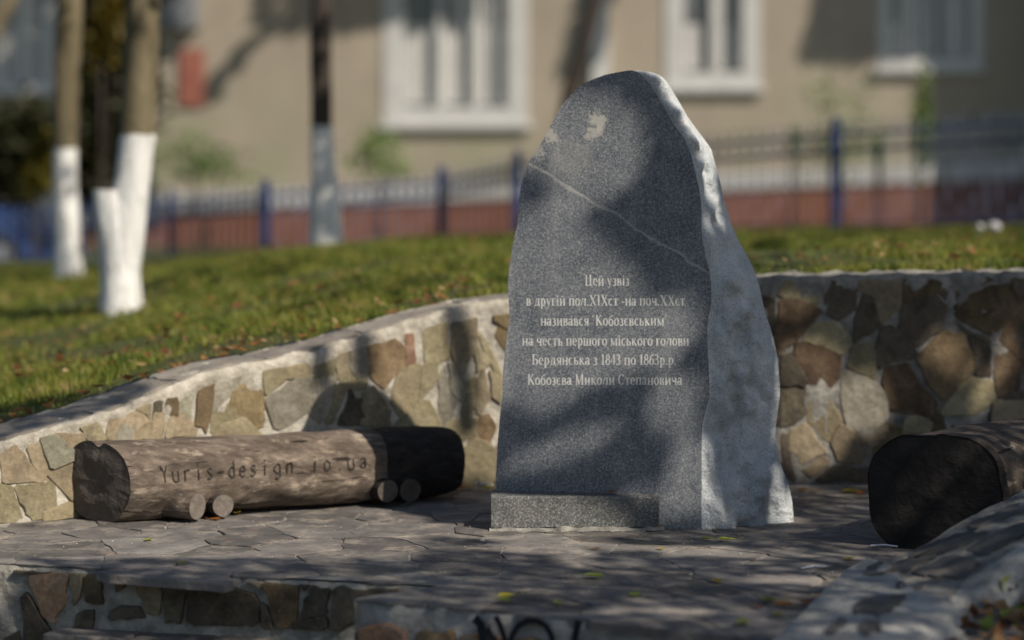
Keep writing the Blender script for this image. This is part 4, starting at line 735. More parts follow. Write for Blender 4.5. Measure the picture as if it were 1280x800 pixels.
LFS = [(743, 722, .0, .085, 'leaf_green', 'yellow green leaf on the paving below the granite block'), (793, 745, .0, .075, 'leaf_green', 'bright green leaf on the paving in the middle of the foreground'), (896, 728, .0, .07, 'leaf_yellow', 'yellow leaf flat on the paving below the rough stone edge'),
 (884, 675, .0, .06, 'leaf_green', 'pale green leaf just in front of the rough stone edge'), (908, 676, .0, .075, 'leaf_green', 'longer green leaf beside the pale one at the memorial foot'), (930, 780, .0, .085, 'leaf_green', 'pale green leaf near the front edge of the paving'),
 (744, 687, .0, .045, 'leaf_tan', 'small tan leaf in front of the granite block'), (826, 687, .0, .04, 'leaf_yellow', 'tiny yellow leaf in front of the memorial corner'), (634, 747, .0, .085, 'leaf_yellow', 'yellow leaf at the front edge above the graffiti'), (629, 752, .0, .07, 'leaf_green', 'crumpled green leaf at the front edge above the graffiti'),
 (697, 755, .0, .055, 'leaf_green', 'small green leaf right of the graffiti edge'), (963, 752, .0, .08, 'leaf_green', 'green leaf in the small heap near the curb'), (979, 758, .0, .085, 'leaf_orange', 'orange brown leaf in the small heap near the curb'), (970, 770, .0, .06, 'leaf_yellow', 'yellow leaf at the front of the small heap near the curb'), (948, 760, .0, .06, 'leaf_brown', 'brown leaf at the left of the small heap near the curb'),
 (1008, 755, .0, .07, 'leaf_brown', 'curled brown leaf alone between the heap and the curb'), (1024, 747, .0, .05, 'leaf_tan', 'tan leaf beside the curled brown leaf'), (1062, 700, .0, .055, 'leaf_yellow', 'yellow leaf in front of the black log end'), (1064, 616, .0, .1, 'leaf_yellow', 'bright yellow leaf at the base of the right wall'), (1076, 618, .0, .07, 'leaf_orange', 'orange leaf behind the black log end'),
 (1002, 614, .0, .07, 'leaf_orange', 'orange leaf at the wall foot beside the memorial'), (1018, 615, .0, .06, 'leaf_tan', 'tan leaf at the wall foot right of the orange one'), (296, 642, .0, .06, 'leaf_yellow', 'yellow leaf right of the pale support logs'), (270, 650, .0, .05, 'leaf_orange', 'small orange leaf in front of the pale support logs'),
 (351, 635, .0, .065, 'leaf_yellow', 'yellow leaf under the middle of the lettered log'), (339, 637, .0, .045, 'leaf_orange', 'orange leaf under the middle of the lettered log'), (417, 631, .0, .07, 'leaf_green', 'green leaf under the lettered log near its dark part'), (442, 628, .0, .09, 'leaf_orange', 'large orange leaf beside the dark log end'), (452, 629, .0, .07, 'leaf_tan', 'pale orange leaf beside the large orange one'), (468, 630, .0, .065, 'leaf_yellow', 'yellow leaf left of the dark support logs'),
 (538, 622, .0, .06, 'leaf_yellow', 'yellow leaf below the right tip of the dark log'), (567, 620, .0, .06, 'leaf_brown', 'brown leaf at the right tip of the dark log'), (574, 612, .0, .08, 'leaf_orange', 'orange leaf at the wall foot behind the dark log tip'), (586, 611, .0, .07, 'leaf_tan', 'tan leaf at the wall foot left of the foil scrap'), (610, 612, .0, .08, 'leaf_yellow', 'yellow leaf at the wall foot left of the memorial'),
 (186, 676, .0, .05, 'leaf_green', 'small green leaf on the sunlit paving below the pale log end'), (227, 705, .0, .05, 'leaf_green', 'green leaf on the top edge of the left riser'), (188, 779, -.222, .1, 'leaf_yellow', 'yellow leaf lying on the ledge below the left riser'), (170, 777, -.222, .05, 'leaf_orange', 'small orange leaf on the ledge below the left riser'), (286, 783, -.222, .1, 'leaf_yellow', 'curled yellow leaf on the ledge below the big dark stone'),
 (273, 787, -.222, .06, 'leaf_brown', 'brown leaf beside the curled yellow leaf on the ledge'), (423, 790, -.222, .07, 'leaf_orange', 'orange leaf on the ledge by the block corner'), (402, 789, -.222, .06, 'leaf_green', 'green leaf on the ledge near the block corner'), (765, 616, .147, .05, 'leaf_orange', 'orange leaf lying on top of the granite block'), (705, 616, .147, .03, 'leaf_brown', 'brown leaf scrap on top of the granite block'), (731, 616, .147, .03, 'leaf_tan', 'tan leaf scrap on top of the granite block')]
for px, py, z, sz, m, lab in LFS: leaf(px, py, z+.004, sz, M[m], lab)
# upright leaf on the ledge
leaf(199, 772, -.2, .075, M['leaf_yellow'], 'yellow green leaf standing up on the ledge below the left riser', rot=1.0, curl=1.1)
for (x0, y0, x1, y1, lab) in ((1002, 710, 1033, 708, 'thin white straw lying on the paving nearer the heap of leaves'), (1088, 682, 1122, 683, 'thin white straw lying on the paving in front of the black log')):
    p, q = gp(x0, y0, .01), gp(x1, y1, .01); mb = MB(); mb.tube([p, (p+q)/2+np.array([0, .02, .002]), q], .0035, 6); tag(mb.build('straw', M['paper'], None, loc=(p+q)/2), lab, 'litter', 'white scraps on the paving')
p = gp(602, 605, .03); mb = MB(); V = []
for i in range(4):
    for j in range(5): V.append(p+np.array([(j-2)*.013, (i-1.5)*.012, .012*mnoise.noise(Vector((i*1.7, j*1.3, 2)))*3]))
mb.add(V, grid_faces(4, 5)); tag(mb.build('foil_scrap', M['paper'], None, loc=p), 'crumpled white scrap at the wall foot left of the memorial', 'litter', 'white scraps on the paving')
# crumbs and grit
P = []
for q in range(200):
    px, py = random.uniform(20, 1060), random.uniform(640, 790); p = gp(px, py, .006)
    if p[1] > interp(p[0], xs, ys)-.02 or (p[0] < XM and p[1] < yA(p[0])) or (p[0] >= XM and p[1] < yB(p[0])): continue
    P.append(p)
P = np.array(P); V = []; F = []
for p in P:
    b_ = len(V); r = random.uniform(.0015, .0042); V += [p+np.array(e)*r for e in ((1, 0, 0), (-.3, .9, 0), (-.5, -.8, 0), (0, 0, 1.1))]; F += [(b_, b_+1, b_+3), (b_+1, b_+2, b_+3), (b_+2, b_, b_+3)]
tag(mesh('grit', V, F, M['mortar']), 'pale grit and crumbs scattered on the paving', 'grit', kind='stuff')

# ------------------------------------------------------------------ trees
def tree(name, label, path, rad, wash, group, bark, limbs, crown_pts, leafsize, crownmat, fork=None, r_seed=1):
    b0 = np.array(path[0]); t = empty(name, b0, label, 'tree', group); r_ = random.Random(r_seed)
    def seg(pts, rd, nm, m, j0=0, j1=0):
        P = []; R = []
        for i in range(len(pts)-1):
            for k in range(6):
                f = k/6; p = np.array(pts[i])*(1-f)+np.array(pts[i+1])*f; P.append(p); R.append((rd[i]*(1-f)+rd[i+1]*f))
        P.append(np.array(pts[-1])); R.append(rd[-1]); mb = MB(); n = 18; V = []
        for p, r in zip(P, R):
            for j in range(n):
                a_ = 2*math.pi*j/n; rr_ = r*(1+.12*mnoise.noise(Vector((math.cos(a_)*1.5+b0[0], math.sin(a_)*1.5, p[2]*2.2)))); V.append(p+np.array([math.cos(a_)*rr_, math.sin(a_)*rr_, ((j0 and p is P[0]) or (j1 and p is P[-1]))*.05*mnoise.noise(Vector((math.cos(a_)*3+b0[0], math.sin(a_)*3, 1)))]))
        return mesh(nm, V, grid_faces(len(P), n, True), m, t, smooth=True)
    zs_ = [p[2] for p in path]
    if wash is not None:
        i = next(k for k in range(len(path)) if path[k][2] >= wash); f = (wash-path[i-1][2])/(path[i][2]-path[i-1][2]); mid = np.array(path[i-1])*(1-f)+np.array(path[i])*f; mr_ = rad[i-1]*(1-f)+rad[i]*f
        seg(list(path[:i])+[mid], list(rad[:i])+[mr_], 'whitewashed_trunk', M['whitewash'], 0, 1); seg([mid]+list(path[i:]), [mr_]+list(rad[i:]), 'trunk', bark, 1, 0)
    else: seg(path, rad, 'trunk', bark)
    if fork: seg(fork[0], fork[1], 'whitewashed_stub', M['whitewash'])
    for L_ in limbs: seg(L_[0], L_[1], 'limb', bark)
    if crown_pts is not None and len(crown_pts):
        V, F = leaves(crown_pts, leafsize, .8); c = mesh('crown', V, F, crownmat, t); c['kind'] = 'stuff'
    return t
def ball_pts(c, r, n, clumps=14):
    c = np.array(c); out_ = []
    for i in range(clumps):
        d = rng.normal(size=3); d /= np.linalg.norm(d); cc = c+d*np.array(r)*rng.random()**.5*.8; out_.append(cc+rng.normal(size=(n//clumps, 3))*np.array(r)*.22)
    return np.concatenate(out_)
b1 = wp(153, 396, 15.5); c1 = lambda px, py: wp(px, py, 15.5)
tree('whitewashed_tree', 'thickest whitewashed tree with a cut stub, growing nearest on the lawn', [b1, c1(151, 340), c1(157, 280), c1(165, 228), c1(172, 165), c1(177, 60), c1(182, -60), c1(190, -200)], [.15, .13, .125, .118, .118, .115, .1, .08], c1(0, 168)[2], 'whitewashed trees on the lawn', M['bark'],
     [([c1(182, -60), c1(120, -250)+np.array([0, .4, 0])], [.07, .03]), ([c1(190, -200), c1(260, -380)], [.07, .02])], ball_pts(c1(180, -380), (1.5, 1.4, .8), 1400), .12, M['crown'], fork=([c1(150, 350), c1(146, 290), c1(136, 237)], [.128, .128, .105]), r_seed=2)
c2 = lambda px, py: wp(px, py, 20)
tree('whitewashed_tree', 'slimmer whitewashed tree left of the thick forked one', [c2(86, 352), c2(84, 290), c2(82, 230), c2(82, 180), c2(84, 80), c2(88, -40), c2(95, -200)], [.125, .105, .1, .105, .11, .1, .08], c2(0, 186)[2], 'whitewashed trees on the lawn', M['bark'],
     [([c2(88, -40), c2(30, -220)], [.07, .03])], ball_pts(c2(80, -330), (1.6, 1.4, .8), 1400), .13, M['crown'], r_seed=4)
c3 = lambda px, py: wp(px, py, 20)
tree('whitewashed_tree', 'bluish white trunk standing at the lawn edge left of the memorial', [c3(409, 312), c3(407, 250), c3(403, 200), c3(402, 150), c3(401, 80), c3(402, -30), c3(405, -200)], [.145, .115, .1, .085, .09, .09, .07], c3(0, 158)[2], 'whitewashed trees on the lawn', M['bark_dark'],
     [([c3(402, -30), c3(440, -200)], [.06, .03])], ball_pts(c3(400, -330), (1.6, 1.4, .8), 1400), .13, M['crown'], r_seed=6)
c4 = lambda px, py: wp(px, py, 30)
tree('shadow_trunk', 'added dark trunk standing in for a facade shadow behind the memorial top', [c4(690, 292), c4(700, 200), c4(714, 110), c4(728, 60), c4(745, 0), c4(765, -80), c4(790, -200)], [.13, .12, .11, .1, .1, .09, .07], None, 'trunks added for facade shadows', M['bark_dark'],
     [([c4(745, 0), c4(700, -150)], [.06, .03])], ball_pts(c4(800, -300), (1.6, 1.4, .8), 1400), .14, M['crown'], r_seed=8)  # dark trunk added in place of a diagonal shadow on the facade
def bush(name, label, px, py, D, rpx, rpy, n, m, ls, group, trunk=True, clumps=16):
    c = wp(px, py, D); r = (rpx*D/FPX, rpx*D/FPX*.7, rpy*D/FPX); base = np.array([c[0], c[1], float(lawn_z(c[0], c[1])[0])])
    t = empty(name, base, label, 'shrub' if 'shrub' in name or 'sapling' in name else 'tree', group); P = ball_pts(c, r, n, clumps); P = P[P[:, 2] > base[2]]
    V, F = leaves(P, ls, .9); o = mesh('foliage', V, F, m, t); o['kind'] = 'stuff'
    mb = MB()
    for k_ in range(4): e = c+np.array([random.uniform(-.6, .6)*r[0], random.uniform(-.4, .4)*r[1], random.uniform(0, .6)*r[2]]); mb.tube([base+np.array([random.uniform(-.1, .1), 0, -.1]), (base+e)/2+np.array([0, 0, .1]), e], [.016, .012, .006], 6)
    mb.build('stem', M['bark_dark'], t)
bush('dark_tree', 'very dark dense tree between the two whitewashed trunks', 130, 90, 30, 70, 170, 11000, M['crown_dark'], .17, 'dark growth at the left')
bush('dark_tree', 'dark tree standing behind the left end of the fence', 15, 195, 33, 62, 75, 7000, M['crown_dark'], .17, 'dark growth at the left')
bush('amber_shrub', 'amber brown shrub left of the slim whitewashed trunk', 48, 205, 29, 22, 40, 1300, M['crown_amber'], .12, 'dark growth at the left')
bush('amber_shrub', 'amber leaved crown above the dark tree near the top left corner', 128, 20, 28, 26, 60, 1000, M['crown_amber'], .12, 'dark growth at the left')
bush('green_shrub', 'wispy pale green shrub against the wall left of the blue post', 258, 200, 38, 85, 50, 420, M['crown_pale'], .12, 'pale green shrubs by the building')
bush('green_shrub', 'wispy pale green shrub under the left window', 476, 198, 38, 50, 40, 330, M['crown_pale'], .12, 'pale green shrubs by the building')
bush('green_shrub', 'faint green shrub above the tall fence post', 1048, 160, 38, 80, 70, 280, M['crown_pale'], .11, 'pale green shrubs by the building')
bush('green_sapling', 'thin green sapling against the wall left of the tall fence post', 990, 180, 37, 8, 25, 110, M['crown_pale'], .1, 'pale green shrubs by the building')
bush('green_sapling', 'green creeper like sapling at the edge of the shaded wall', 1150, 150, 38, 14, 80, 420, M['crown_pale'], .12, 'pale green shrubs by the building')
bush('green_sapling', 'thin green sapling right of the tall fence post', 1098, 185, 37, 8, 22, 110, M['crown_pale'], .1, 'pale green shrubs by the building')

# ------------------------------------------------------------------ iron fence
fr = [(-60, 262, 345, 27), (95, 252, 338, 27), (214, 243, 325, 27), (332, 232, 312, 26), (552, 215, 292, 27), (647, 196, 288, 26), (850, 172, 288, 25), (1045, 155, 284, 24), (1330, 136, 285, 23)]
fe = empty('iron_fence', wp(640, 290, 26), 'blue painted iron picket fence running in front of the building', 'fence')
tops = [wp(a_, b_, d_) for a_, b_, c_, d_ in fr]; gb = float
for i, (a_, b_, c_, d_) in enumerate(fr):
    t_p = wp(a_, b_, d_); z0 = float(lawn_z(t_p[0], t_p[1])[0])-.1; mb = MB(); big = .05 if i in (3, 4, 5, 7) else .035
    mb.box(((t_p[0]), t_p[1], (t_p[2]+z0)/2), (big, big, (t_p[2]-z0)/2)); mb.tube([(t_p[0], t_p[1], t_p[2]), (t_p[0], t_p[1], t_p[2]+.03), (t_p[0], t_p[1], t_p[2]+.08)], [big*.7, big*1.1, .01], 8); mb.build('post', M['blue'], fe)
pk = None
for i in range(len(fr)-1):
    p, q = tops[i], tops[i+1]; L_ = np.linalg.norm((q-p)[:2]); n = max(3, int(L_/.125)); z0p = float(lawn_z(p[0], p[1])[0])+.12; z0q = float(lawn_z(q[0], q[1])[0])+.12
    for off in (-.1, -.28, None):
        a_ = p.copy(); b_ = q.copy()
        if off is None: a_[2] = z0p; b_[2] = z0q
        else: a_[2] += off; b_[2] += off
        mb = MB(); mb.tube([a_, b_], .012, 6); mb.build('rail', M['blue'], fe)
    for k_ in range(0, n, 1):       # scrollwork rings under the top rail
        f = (k_+.5)/n; c = p+(q-p)*f-np.array([0, 0, .19])
        if abs(c[0]) > c[1]*.2133+.4: continue
        mb = MB(); rg = [c+np.array([math.cos(t)*.075, 0, math.sin(t)*.075]) for t in np.linspace(0, 2*math.pi, 11)]; mb.tube(rg, .008, 4, False); mb.build('scroll_ring', M['blue_pale'], fe)
    for k_ in range(1, n):
        f = k_/n; c = p+(q-p)*f; zb = z0p+(z0q-z0p)*f
        if pk is None:
            mb = MB(); mb.box((0, 0, .5), (.012, .01, .5)); mb.tube([(0, 0, 1.), (0, 0, 1.03), (0, 0, 1.08)], [.01, .018, .002], 4); pk = mb.build('picket', M['blue_pale'], None); pk.parent = fe; o = pk
        else: o = bpy.data.objects.new('picket', pk.data); link(o, fe)
        o.location = Vector((c[0], c[1], zb))-fe.location; o.scale = (1, 1, max(.2, c[2]-.04-zb))

# ------------------------------------------------------------------ apartment building
FS = -.15; fu = np.array([1, FS, 0]); fu /= np.linalg.norm(fu); fnn = np.array([FS, -1, 0]); fnn = np.array([fu[1], -fu[0], 0])   # outward, towards camera
def fpt(px, py, off=0.):
    k_ = (px-640)/FPX; D = 42/(1-FS*k_); return wp(px, py, D)+fnn*off
bd = empty('apartment_building', (0, 42, .4), 'long beige stucco building with white windows and a red brick plinth', 'building')
def fbox(name, px0, py0, px1, py1, off0, off1, m, parent, label=None):
    a_, b_ = fpt(px0, py1), fpt(px1, py1); z0, z1 = fpt((px0+px1)/2, py1)[2], fpt((px0+px1)/2, py0)[2]; c = (a_+b_)/2; c[2] = (z0+z1)/2; c = c+fnn*(off0+off1)/2
    mb = MB(); mb.box(c, (np.linalg.norm((b_-a_)[:2])/2, abs(off1-off0)/2, (z1-z0)/2), fu, -fnn); o = mb.build(name, m, parent)
    if label: o['label'] = label
    return o
wins = [('far left', -8, 68, 112), ('left', 480, 660, 154), ('mid', 832, 950, 108), ('right', 1098, 1228, 84)]
# wall made of boxes round the window openings
cols = [-900, -8, 68, 480, 660, 832, 950, 1098, 1228, 1330]; wm = MB()
def wbox(px0, py0, px1, py1, off0=-.35, off1=0.):
    a_, b_ = fpt(px0, 300), fpt(px1, 300); z0, z1 = fpt((px0+px1)/2, py1)[2], fpt((px0+px1)/2, py0)[2]; c = (a_+b_)/2; c[2] = (z0+z1)/2; c = c+fnn*(off0+off1)/2; wm.box(c, (np.linalg.norm((b_-a_)[:2])/2, abs(off1-off0)/2, (z1-z0)/2), fu, -fnn)
for i in range(len(cols)-1):
    x0, x1 = cols[i], cols[i+1]; w = [q for q in wins if q[1] == x0 and q[2] == x1]
    if not w: wbox(x0, -260, x1, 330)
    else: wbox(x0, w[0][3], x1, 330); wbox(x0, -260, x1, -50)
wm.build('wall', M['stucco'], bd)
# unseen end wing added beyond the right side to shade the facade
a_ = fpt(1330, 300); c = a_+fu*4+fnn*.33; c[2] = 3.2; mb = MB(); mb.box(c, (4, 1.2, 4.1), fu, -fnn); mb.build('shade_wing', M['stucco'], bd)
c = fpt(200, 0); c[2] = 8.3; mb = MB(); mb.box(c-fnn*3.4, (17, 3.9, .15), fu, -fnn); mb.build('roof', M['roof'], bd)
for nm, x0, x1, yb in wins:
    f = empty('window', fpt((x0+x1)/2, yb), None, None); f.parent = bd; f.location = Vector(fpt((x0+x1)/2, yb))-bd.location
    fw = {'left': 25, 'mid': 22, 'right': 15, 'far left': 12}[nm]
    def sub(n_, *a_, **k_): return fbox(n_, *a_, f, **k_)
    fbox('frame', x0, -50, x0+fw, yb, -.16, .03, M['white'], f); fbox('frame', x1-fw, -50, x1, yb, -.16, .03, M['white'], f)
    fbox('frame', x0+fw, yb-fw*.8, x1-fw, yb, -.16, .027, M['white'], f); fbox('frame', x0+fw, -50, x1-fw, -36, -.16, .027, M['white'], f)
    fbox('sill', x0-5, yb, x1+5, yb+7, -.1, .12, M['white'], f)
    for q in ((.52,) if x1-x0 < 150 else (.34, .68)): xm = x0+fw+(x1-x0-2*fw)*q; fbox('mullion', xm-4, -36, xm+4, yb-fw*.8, -.15, .0, M['white'], f)
    fbox('pane', x0+fw, -36, x1-fw, yb-fw*.8, -.142, -.135, M['glass'], f)
    # vertical blind strips hang just behind the outer light of the window
    cl = MB(); xx = x0+fw+2
    while xx < x1-fw-4:
        wv = random.uniform(5, 9)
        if random.random() < .93:
            o1 = fpt(xx, yb-fw); o2 = fpt(xx+wv*.8, yb-fw); top_ = (fpt(xx, -34 if random.random() < .6 else 30))[2]
            cl.add([o1+fnn*-.13, o2+fnn*-.125, [*(o2+fnn*-.125)[:2], top_], [*(o1+fnn*-.13)[:2], top_]], [(0, 1, 2, 3)])
        xx += wv
    cl.build('blinds', M['curtain'], f)
# sloping plinth and ledge
def strip(name, px0, pyt0, pyb0, px1, pyt1, pyb1, off, m, n=1):
    V = []
    for px, yt, yb in ((px0, pyt0, pyb0), (px1, pyt1, pyb1)):
        T, B = fpt(px, yt), fpt(px, yb); T2 = T+fnn*off; B2 = B+fnn*off; V += [T-fnn*.01, T2, B2]
    o = mesh(name, V, [(0, 1, 4, 3), (1, 2, 5, 4), (0, 2, 1), (3, 4, 5)], m, bd); return o
strip('brick_plinth', -900, 311, 440, 1330, 220, 350, .1, M['brick']); strip('ledge', -900, 285, 309.5, 1330, 199, 220.5, .14, M['band'])
fbox('downpipe', 741, -200, 762, 240, .02, .16, M['white'], bd, 'white drainpipe behind the top of the memorial')
# thin horizontal moulding on the facade
fbox('vent_box', 206, -30, 250, 36, 0, .35, M['grey_metal'], bd, 'bluish grey box fixed high on the facade'); fbox('notice_board', 226, 62, 256, 132, 0, .06, M['red_board'], bd, 'faded red board on the facade')
mb = MB()
# low dark kerb and pale stones at the far right lawn edge
kb = empty('path_kerb', wp(1100, 294, 28), 'dark low kerb at the far edge of the lawn', 'kerb')
mb = MB(); p, q = wp(900, 292, 28.5), wp(1400, 279, 28.5)
V = []; 
for i in range(11):
    c = p+(q-p)*i/10; V += [c+np.array([0, 0, -.3]), c, c+np.array([0, .12, 0]), c+np.array([0, .12, -.3])]
mb.add(V, grid_faces(11, 4)); mb.build('kerbstone', M['mortar_grey'], kb)
for px, py, r, lab in ((1243, 284, .05, 'largest white stone on the far right of the lawn'), (1225, 284, .03, 'small pale stone just left of the largest white one'), (1222, 295, .035, 'pale stone nearest the camera on the far right lawn')):
    c = wp(px, py, 17.5); V = []; 
    for i in range(7):
        for j in range(10): a_ = 2*math.pi*j/10; b_ = math.pi*i/6; d = np.array([math.sin(b_)*math.cos(a_), math.sin(b_)*math.sin(a_), math.cos(b_)*.8]); V.append(c+d*r*(1+.25*mnoise.noise(Vector(tuple(d*2+px)))))
    tag(mesh('white_stone', V, grid_faces(7, 10, True), M['band'], None, True, loc=c-np.array([0, 0, r])), lab, 'stone', 'white stones on the lawn')

# blue car beyond the fence at the left edge
cw = wp(-38, 352, 31); car = empty('parked_car', (cw[0]-.6, 31, .05), 'blue car parked beyond the fence at the left edge', 'car')
def carpt(x, z, y): return np.array([cw[0]+x-.75, 31+y, z+.12])
prof = [(-1.9, .25), (-1.95, .6), (-1.8, .85), (-1.2, .92), (-.7, 1.28), (.3, 1.3), (.85, 1.0), (1.0, .92), (1.8, .8), (2.05, .6), (2.1, .25)]
V = []; F = []
for k_, (y, sc) in enumerate(((-.82, .93), (-.78, .98), (-.6, 1.), (.6, 1.), (.78, .98), (.82, .93))):
    for x, z in prof: V.append(carpt(x*(.98 if abs(y) > .8 else 1), .25+(z-.25)*sc, y*(1 if z < .95 else .82)))
n = len(prof); F = grid_faces(6, n); F.append(tuple(range(n))[::-1]); F.append(tuple(5*n+j for j in range(n)))
mesh('body', V, F, M['car_blue'], car)
mb = MB(); mb.add([carpt(-.95, 1.0, -.83), carpt(.75, 1.0, -.83), carpt(.28, 1.22, -.72), carpt(-.62, 1.22, -.72)], [(0, 1, 2, 3)]); mb.build('side_window', M['glass'], car)
for sx in (-1.25, 1.3):
    for sy in (-.8, .8):
        mb = MB(); mb.tube([carpt(sx, .25, sy-.1), carpt(sx, .25, sy+.1)], .3, 20); w = mb.build('wheel', M['rubber'], car); mb = MB(); mb.tube([carpt(sx, .25, sy-.12), carpt(sx, .25, sy+.12)], .18, 14); mb.build('rim', M['grey_metal'], w)
for sy in (-.6, .6): mb = MB(); mb.box(carpt(2.0, .68, sy), (.08, .14, .07)); mb.build('headlight', M['paper'], car)

# ------------------------------------------------------------------ unseen trees right of the view, leaves placed along sun rays to shape the dapples
def poly_in(px, py, pl):
    ins = False; n = len(pl)
    for i in range(n):
        x0, y0 = pl[i]; x1, y1 = pl[(i+1) % n]
        if (y0 > py) != (y1 > py) and px < (x1-x0)*(py-y0)/(y1-y0)+x0: ins = not ins
    return ins
MG = 26
def ell(px, py, cx, cy, rx, ry, rot=0.):
    c, s_ = math.cos(math.radians(rot)), math.sin(math.radians(rot)); dx, dy = px-cx, py-cy; rx += MG; ry += MG; return ((dx*c+dy*s_)/rx)**2+((-dx*s_+dy*c)/ry)**2 < 1
def ell2(px, py, cx, cy, rx, ry, rot=0.): return ell(px, py, cx, cy, rx-MG+6, ry-MG+6, rot)
def lit_front(px, py):
    return ell(px, py, 735, 185, 60, 52, -35) or ell(px, py, 680, 350, 95, 72, 20) or ell(px, py, 672, 430, 55, 70) or ell(px, py, 790, 425, 85, 26, -22) or ell2(px, py, 850, 510, 45, 50, 0) or ell2(px, py, 858, 600, 28, 50) or ell2(px, py, 700, 560, 85, 20, -20) or ell2(px, py, 800, 640, 38, 34) or ell(px, py, 765, 375, 26, 40)
def lit_side(px, py):
    xo = float(np.interp(py, TB[:, 0], TB[:, 3])); xr = float(np.interp(py, TB[:, 0], TB[:, 2]))
    if py < 130: return True
    if py < 290: return px > xr+.2*(xo-xr) and px < xo-3 and not ell(px, py, 850, 135, 7, 14) and not ell(px, py, 893, 205, 8, 10)
    return (530 < py and px < 905-(665-py)*.06 and px < 905) or (py > 570 and px > 966)
LWS = [[(395,428),(402,428),(408,480),(393,480)], [(558,376),(566,376),(584,430),(588,540),(576,540),(564,430)], [(446,420),(456,420),(462,470),(448,470)]]
def lit_wall(px, py):
    if px < 690: return not any(poly_in(px, py, q) for q in LWS)
    return ell2(px, py, 1010, 470, 50, 45, 30) or ell2(px, py, 1085, 505, 28, 42) or ell2(px, py, 1010, 540, 50, 55) or ell2(px, py, 1185, 445, 42, 26, 35) or ell2(px, py, 985, 385, 30, 16) or ell2(px, py, 1230, 490, 20, 30, 20) or ell2(px, py, 1255, 440, 14, 30)
def lit_ground(px, py, p):
    n_ = mnoise.noise(Vector((p[0]*1.6, p[1]*3.2, 4.4)))
    if px > 985 and py > 640-(px-1000)*.25 and (py-718)*1.0+(px-1060)*.75 > -6: return n_ > .5
    if p[0] < -.35: return n_ > (-.5 if py < 698 else .4) if py < 712 else False
    if p[0] < .3 and py < 720: return n_ > -.05
    return n_ > .36
FR = front
def first_hit(q):
    # follow -s3 from leaf q; returns (lit?, known)
    # stele front plane / side silhouette
    den = -(FN[0]*s3[0]+FN[1]*s3[1]); t = (FN[0]*(q[0]-FP[0])+FN[1]*(q[1]-FP[1]))/(FN[0]*s3[0]+FN[1]*s3[1])
    h_ = q-s3*t; px, py = proj(h_)
    if 84 < py < 664 and h_[2] > 0:
        xl, xr, xo = [float(np.interp(py, TB[:, 0], TB[:, c])) for c in (1, 2, 3)]
        if xl < px < xr: return lit_front(px, py)
    h2 = q-s3*(t-.0); P2 = np.array([.42, -.9]); F2 = np.array([.98, 10.02]); t2 = (P2@(q[:2]-F2))/(P2@s3[:2]); h2 = q-s3*t2; px, py = proj(h2)
    if 84 < py < 664 and h2[2] > 0:
        xl, xr, xo = [float(np.interp(py, TB[:, 0], TB[:, c])) for c in (1, 2, 3)]
        if xr-2 < px < xo+6: return lit_side(px, py)
    tg = q[2]/s3[2]; g_ = q-s3*tg
    if g_[1] < interp(g_[0], xs, ys): px, py = proj(g_); return lit_ground(px, py, g_)
    # march for the wall
    lo_, hi_ = 0., tg
    for _ in range(14):
        m_ = (lo_+hi_)/2; r_ = q-s3*m_
        if r_[1] < interp(r_[0], xs, ys): lo_ = m_
        else: hi_ = m_
    r_ = q-s3*hi_; px, py = proj(r_)
    if r_[2] < interp(r_[0], xs, zs)+.02: return lit_wall(px, py)
    n_ = mnoise.noise(Vector((r_[0]*.5, r_[1]*.4, 7.7))); return n_ > (.02 if px > 560 else -.16)
occ = []
def target_sample():
    r = random.random()
    if r < .24: px, py = random.uniform(615, 892), random.uniform(80, 664); return front(px, py)
    if r < .40: py = random.uniform(84, 664); px = random.uniform(860, 995); return wp(px, py, 10.05)
    if r < .64: px = random.uniform(940, 1330); s = s_of_px(px); return wall_pt(s, random.random()*1.05, 0)
    if r < .66: px = random.uniform(370, 650); s = s_of_px(px); return wall_pt(s, random.random()*1.05, 0)
    x = random.uniform(-3., 3.2); y = random.uniform(6.6, 11.4); return np.array([x, y, -.2*(random.random() < .15)])
for _ in range(76000):
    p = target_sample(); q = p+s3*random.uniform(6.3, 9.6)+np.array([0, 0, random.uniform(-.01, .01)])
    if not first_hit(q): occ.append(q)
for q_ in LWS:
    for _ in range(900):
        x0 = min(a for a, b in q_); x1 = max(a for a, b in q_); y0 = min(b for a, b in q_); y1 = max(b for a, b in q_); px, py = random.uniform(x0, x1), random.uniform(y0, y1)
        if poly_in(px, py, q_): s_, w_ = wall_sw(px, py); occ.append(wall_pt(s_, w_, 0)+s3*random.uniform(6.3, 9.))
occ = np.array(occ)
lw = []
for _ in range(9000):      # looser crowns further back that dapple the lawn
    y = random.uniform(12, 27); x = random.uniform(-1, 1)*(.2133*y+1.5); p = np.array([x, y, .8]); n_ = mnoise.noise(Vector((x*.8, y*.5, 1.7)))
    thr = .2 if x < 0 else -.2
    if y > 18.5: thr -= .32
    if n_ > thr and not (x < -1.2 and y < 14.5): lw.append(p+s3*random.uniform(7, 11))
for _ in range(190):
    p = wp(random.uniform(385, 430), random.uniform(130, 325), 20); lw.append(p+s3*random.uniform(7, 10))
lw = np.array(lw)
def lawn_z_fast(x, y): return interp(x, xs, zs)*.7+.2
keep = []
for q in lw:
    # do not let them fall on the plaza masks
    tg = (q[2]-.3)/s3[2]; ok_ = True
    for f_ in np.linspace(.5, 1, 30):
        r_ = q-s3*tg*f_
        if r_[1] < interp(r_[0], xs, ys)+.55 and r_[2] < interp(r_[0], xs, zs)+.25: ok_ = False; break
        if r_[1] > interp(r_[0], xs, ys)+.55 and r_[2] < lawn_z_fast(r_[0], r_[1]): break
    keep.append(ok_)
lw = lw[np.array(keep)]
bl = []
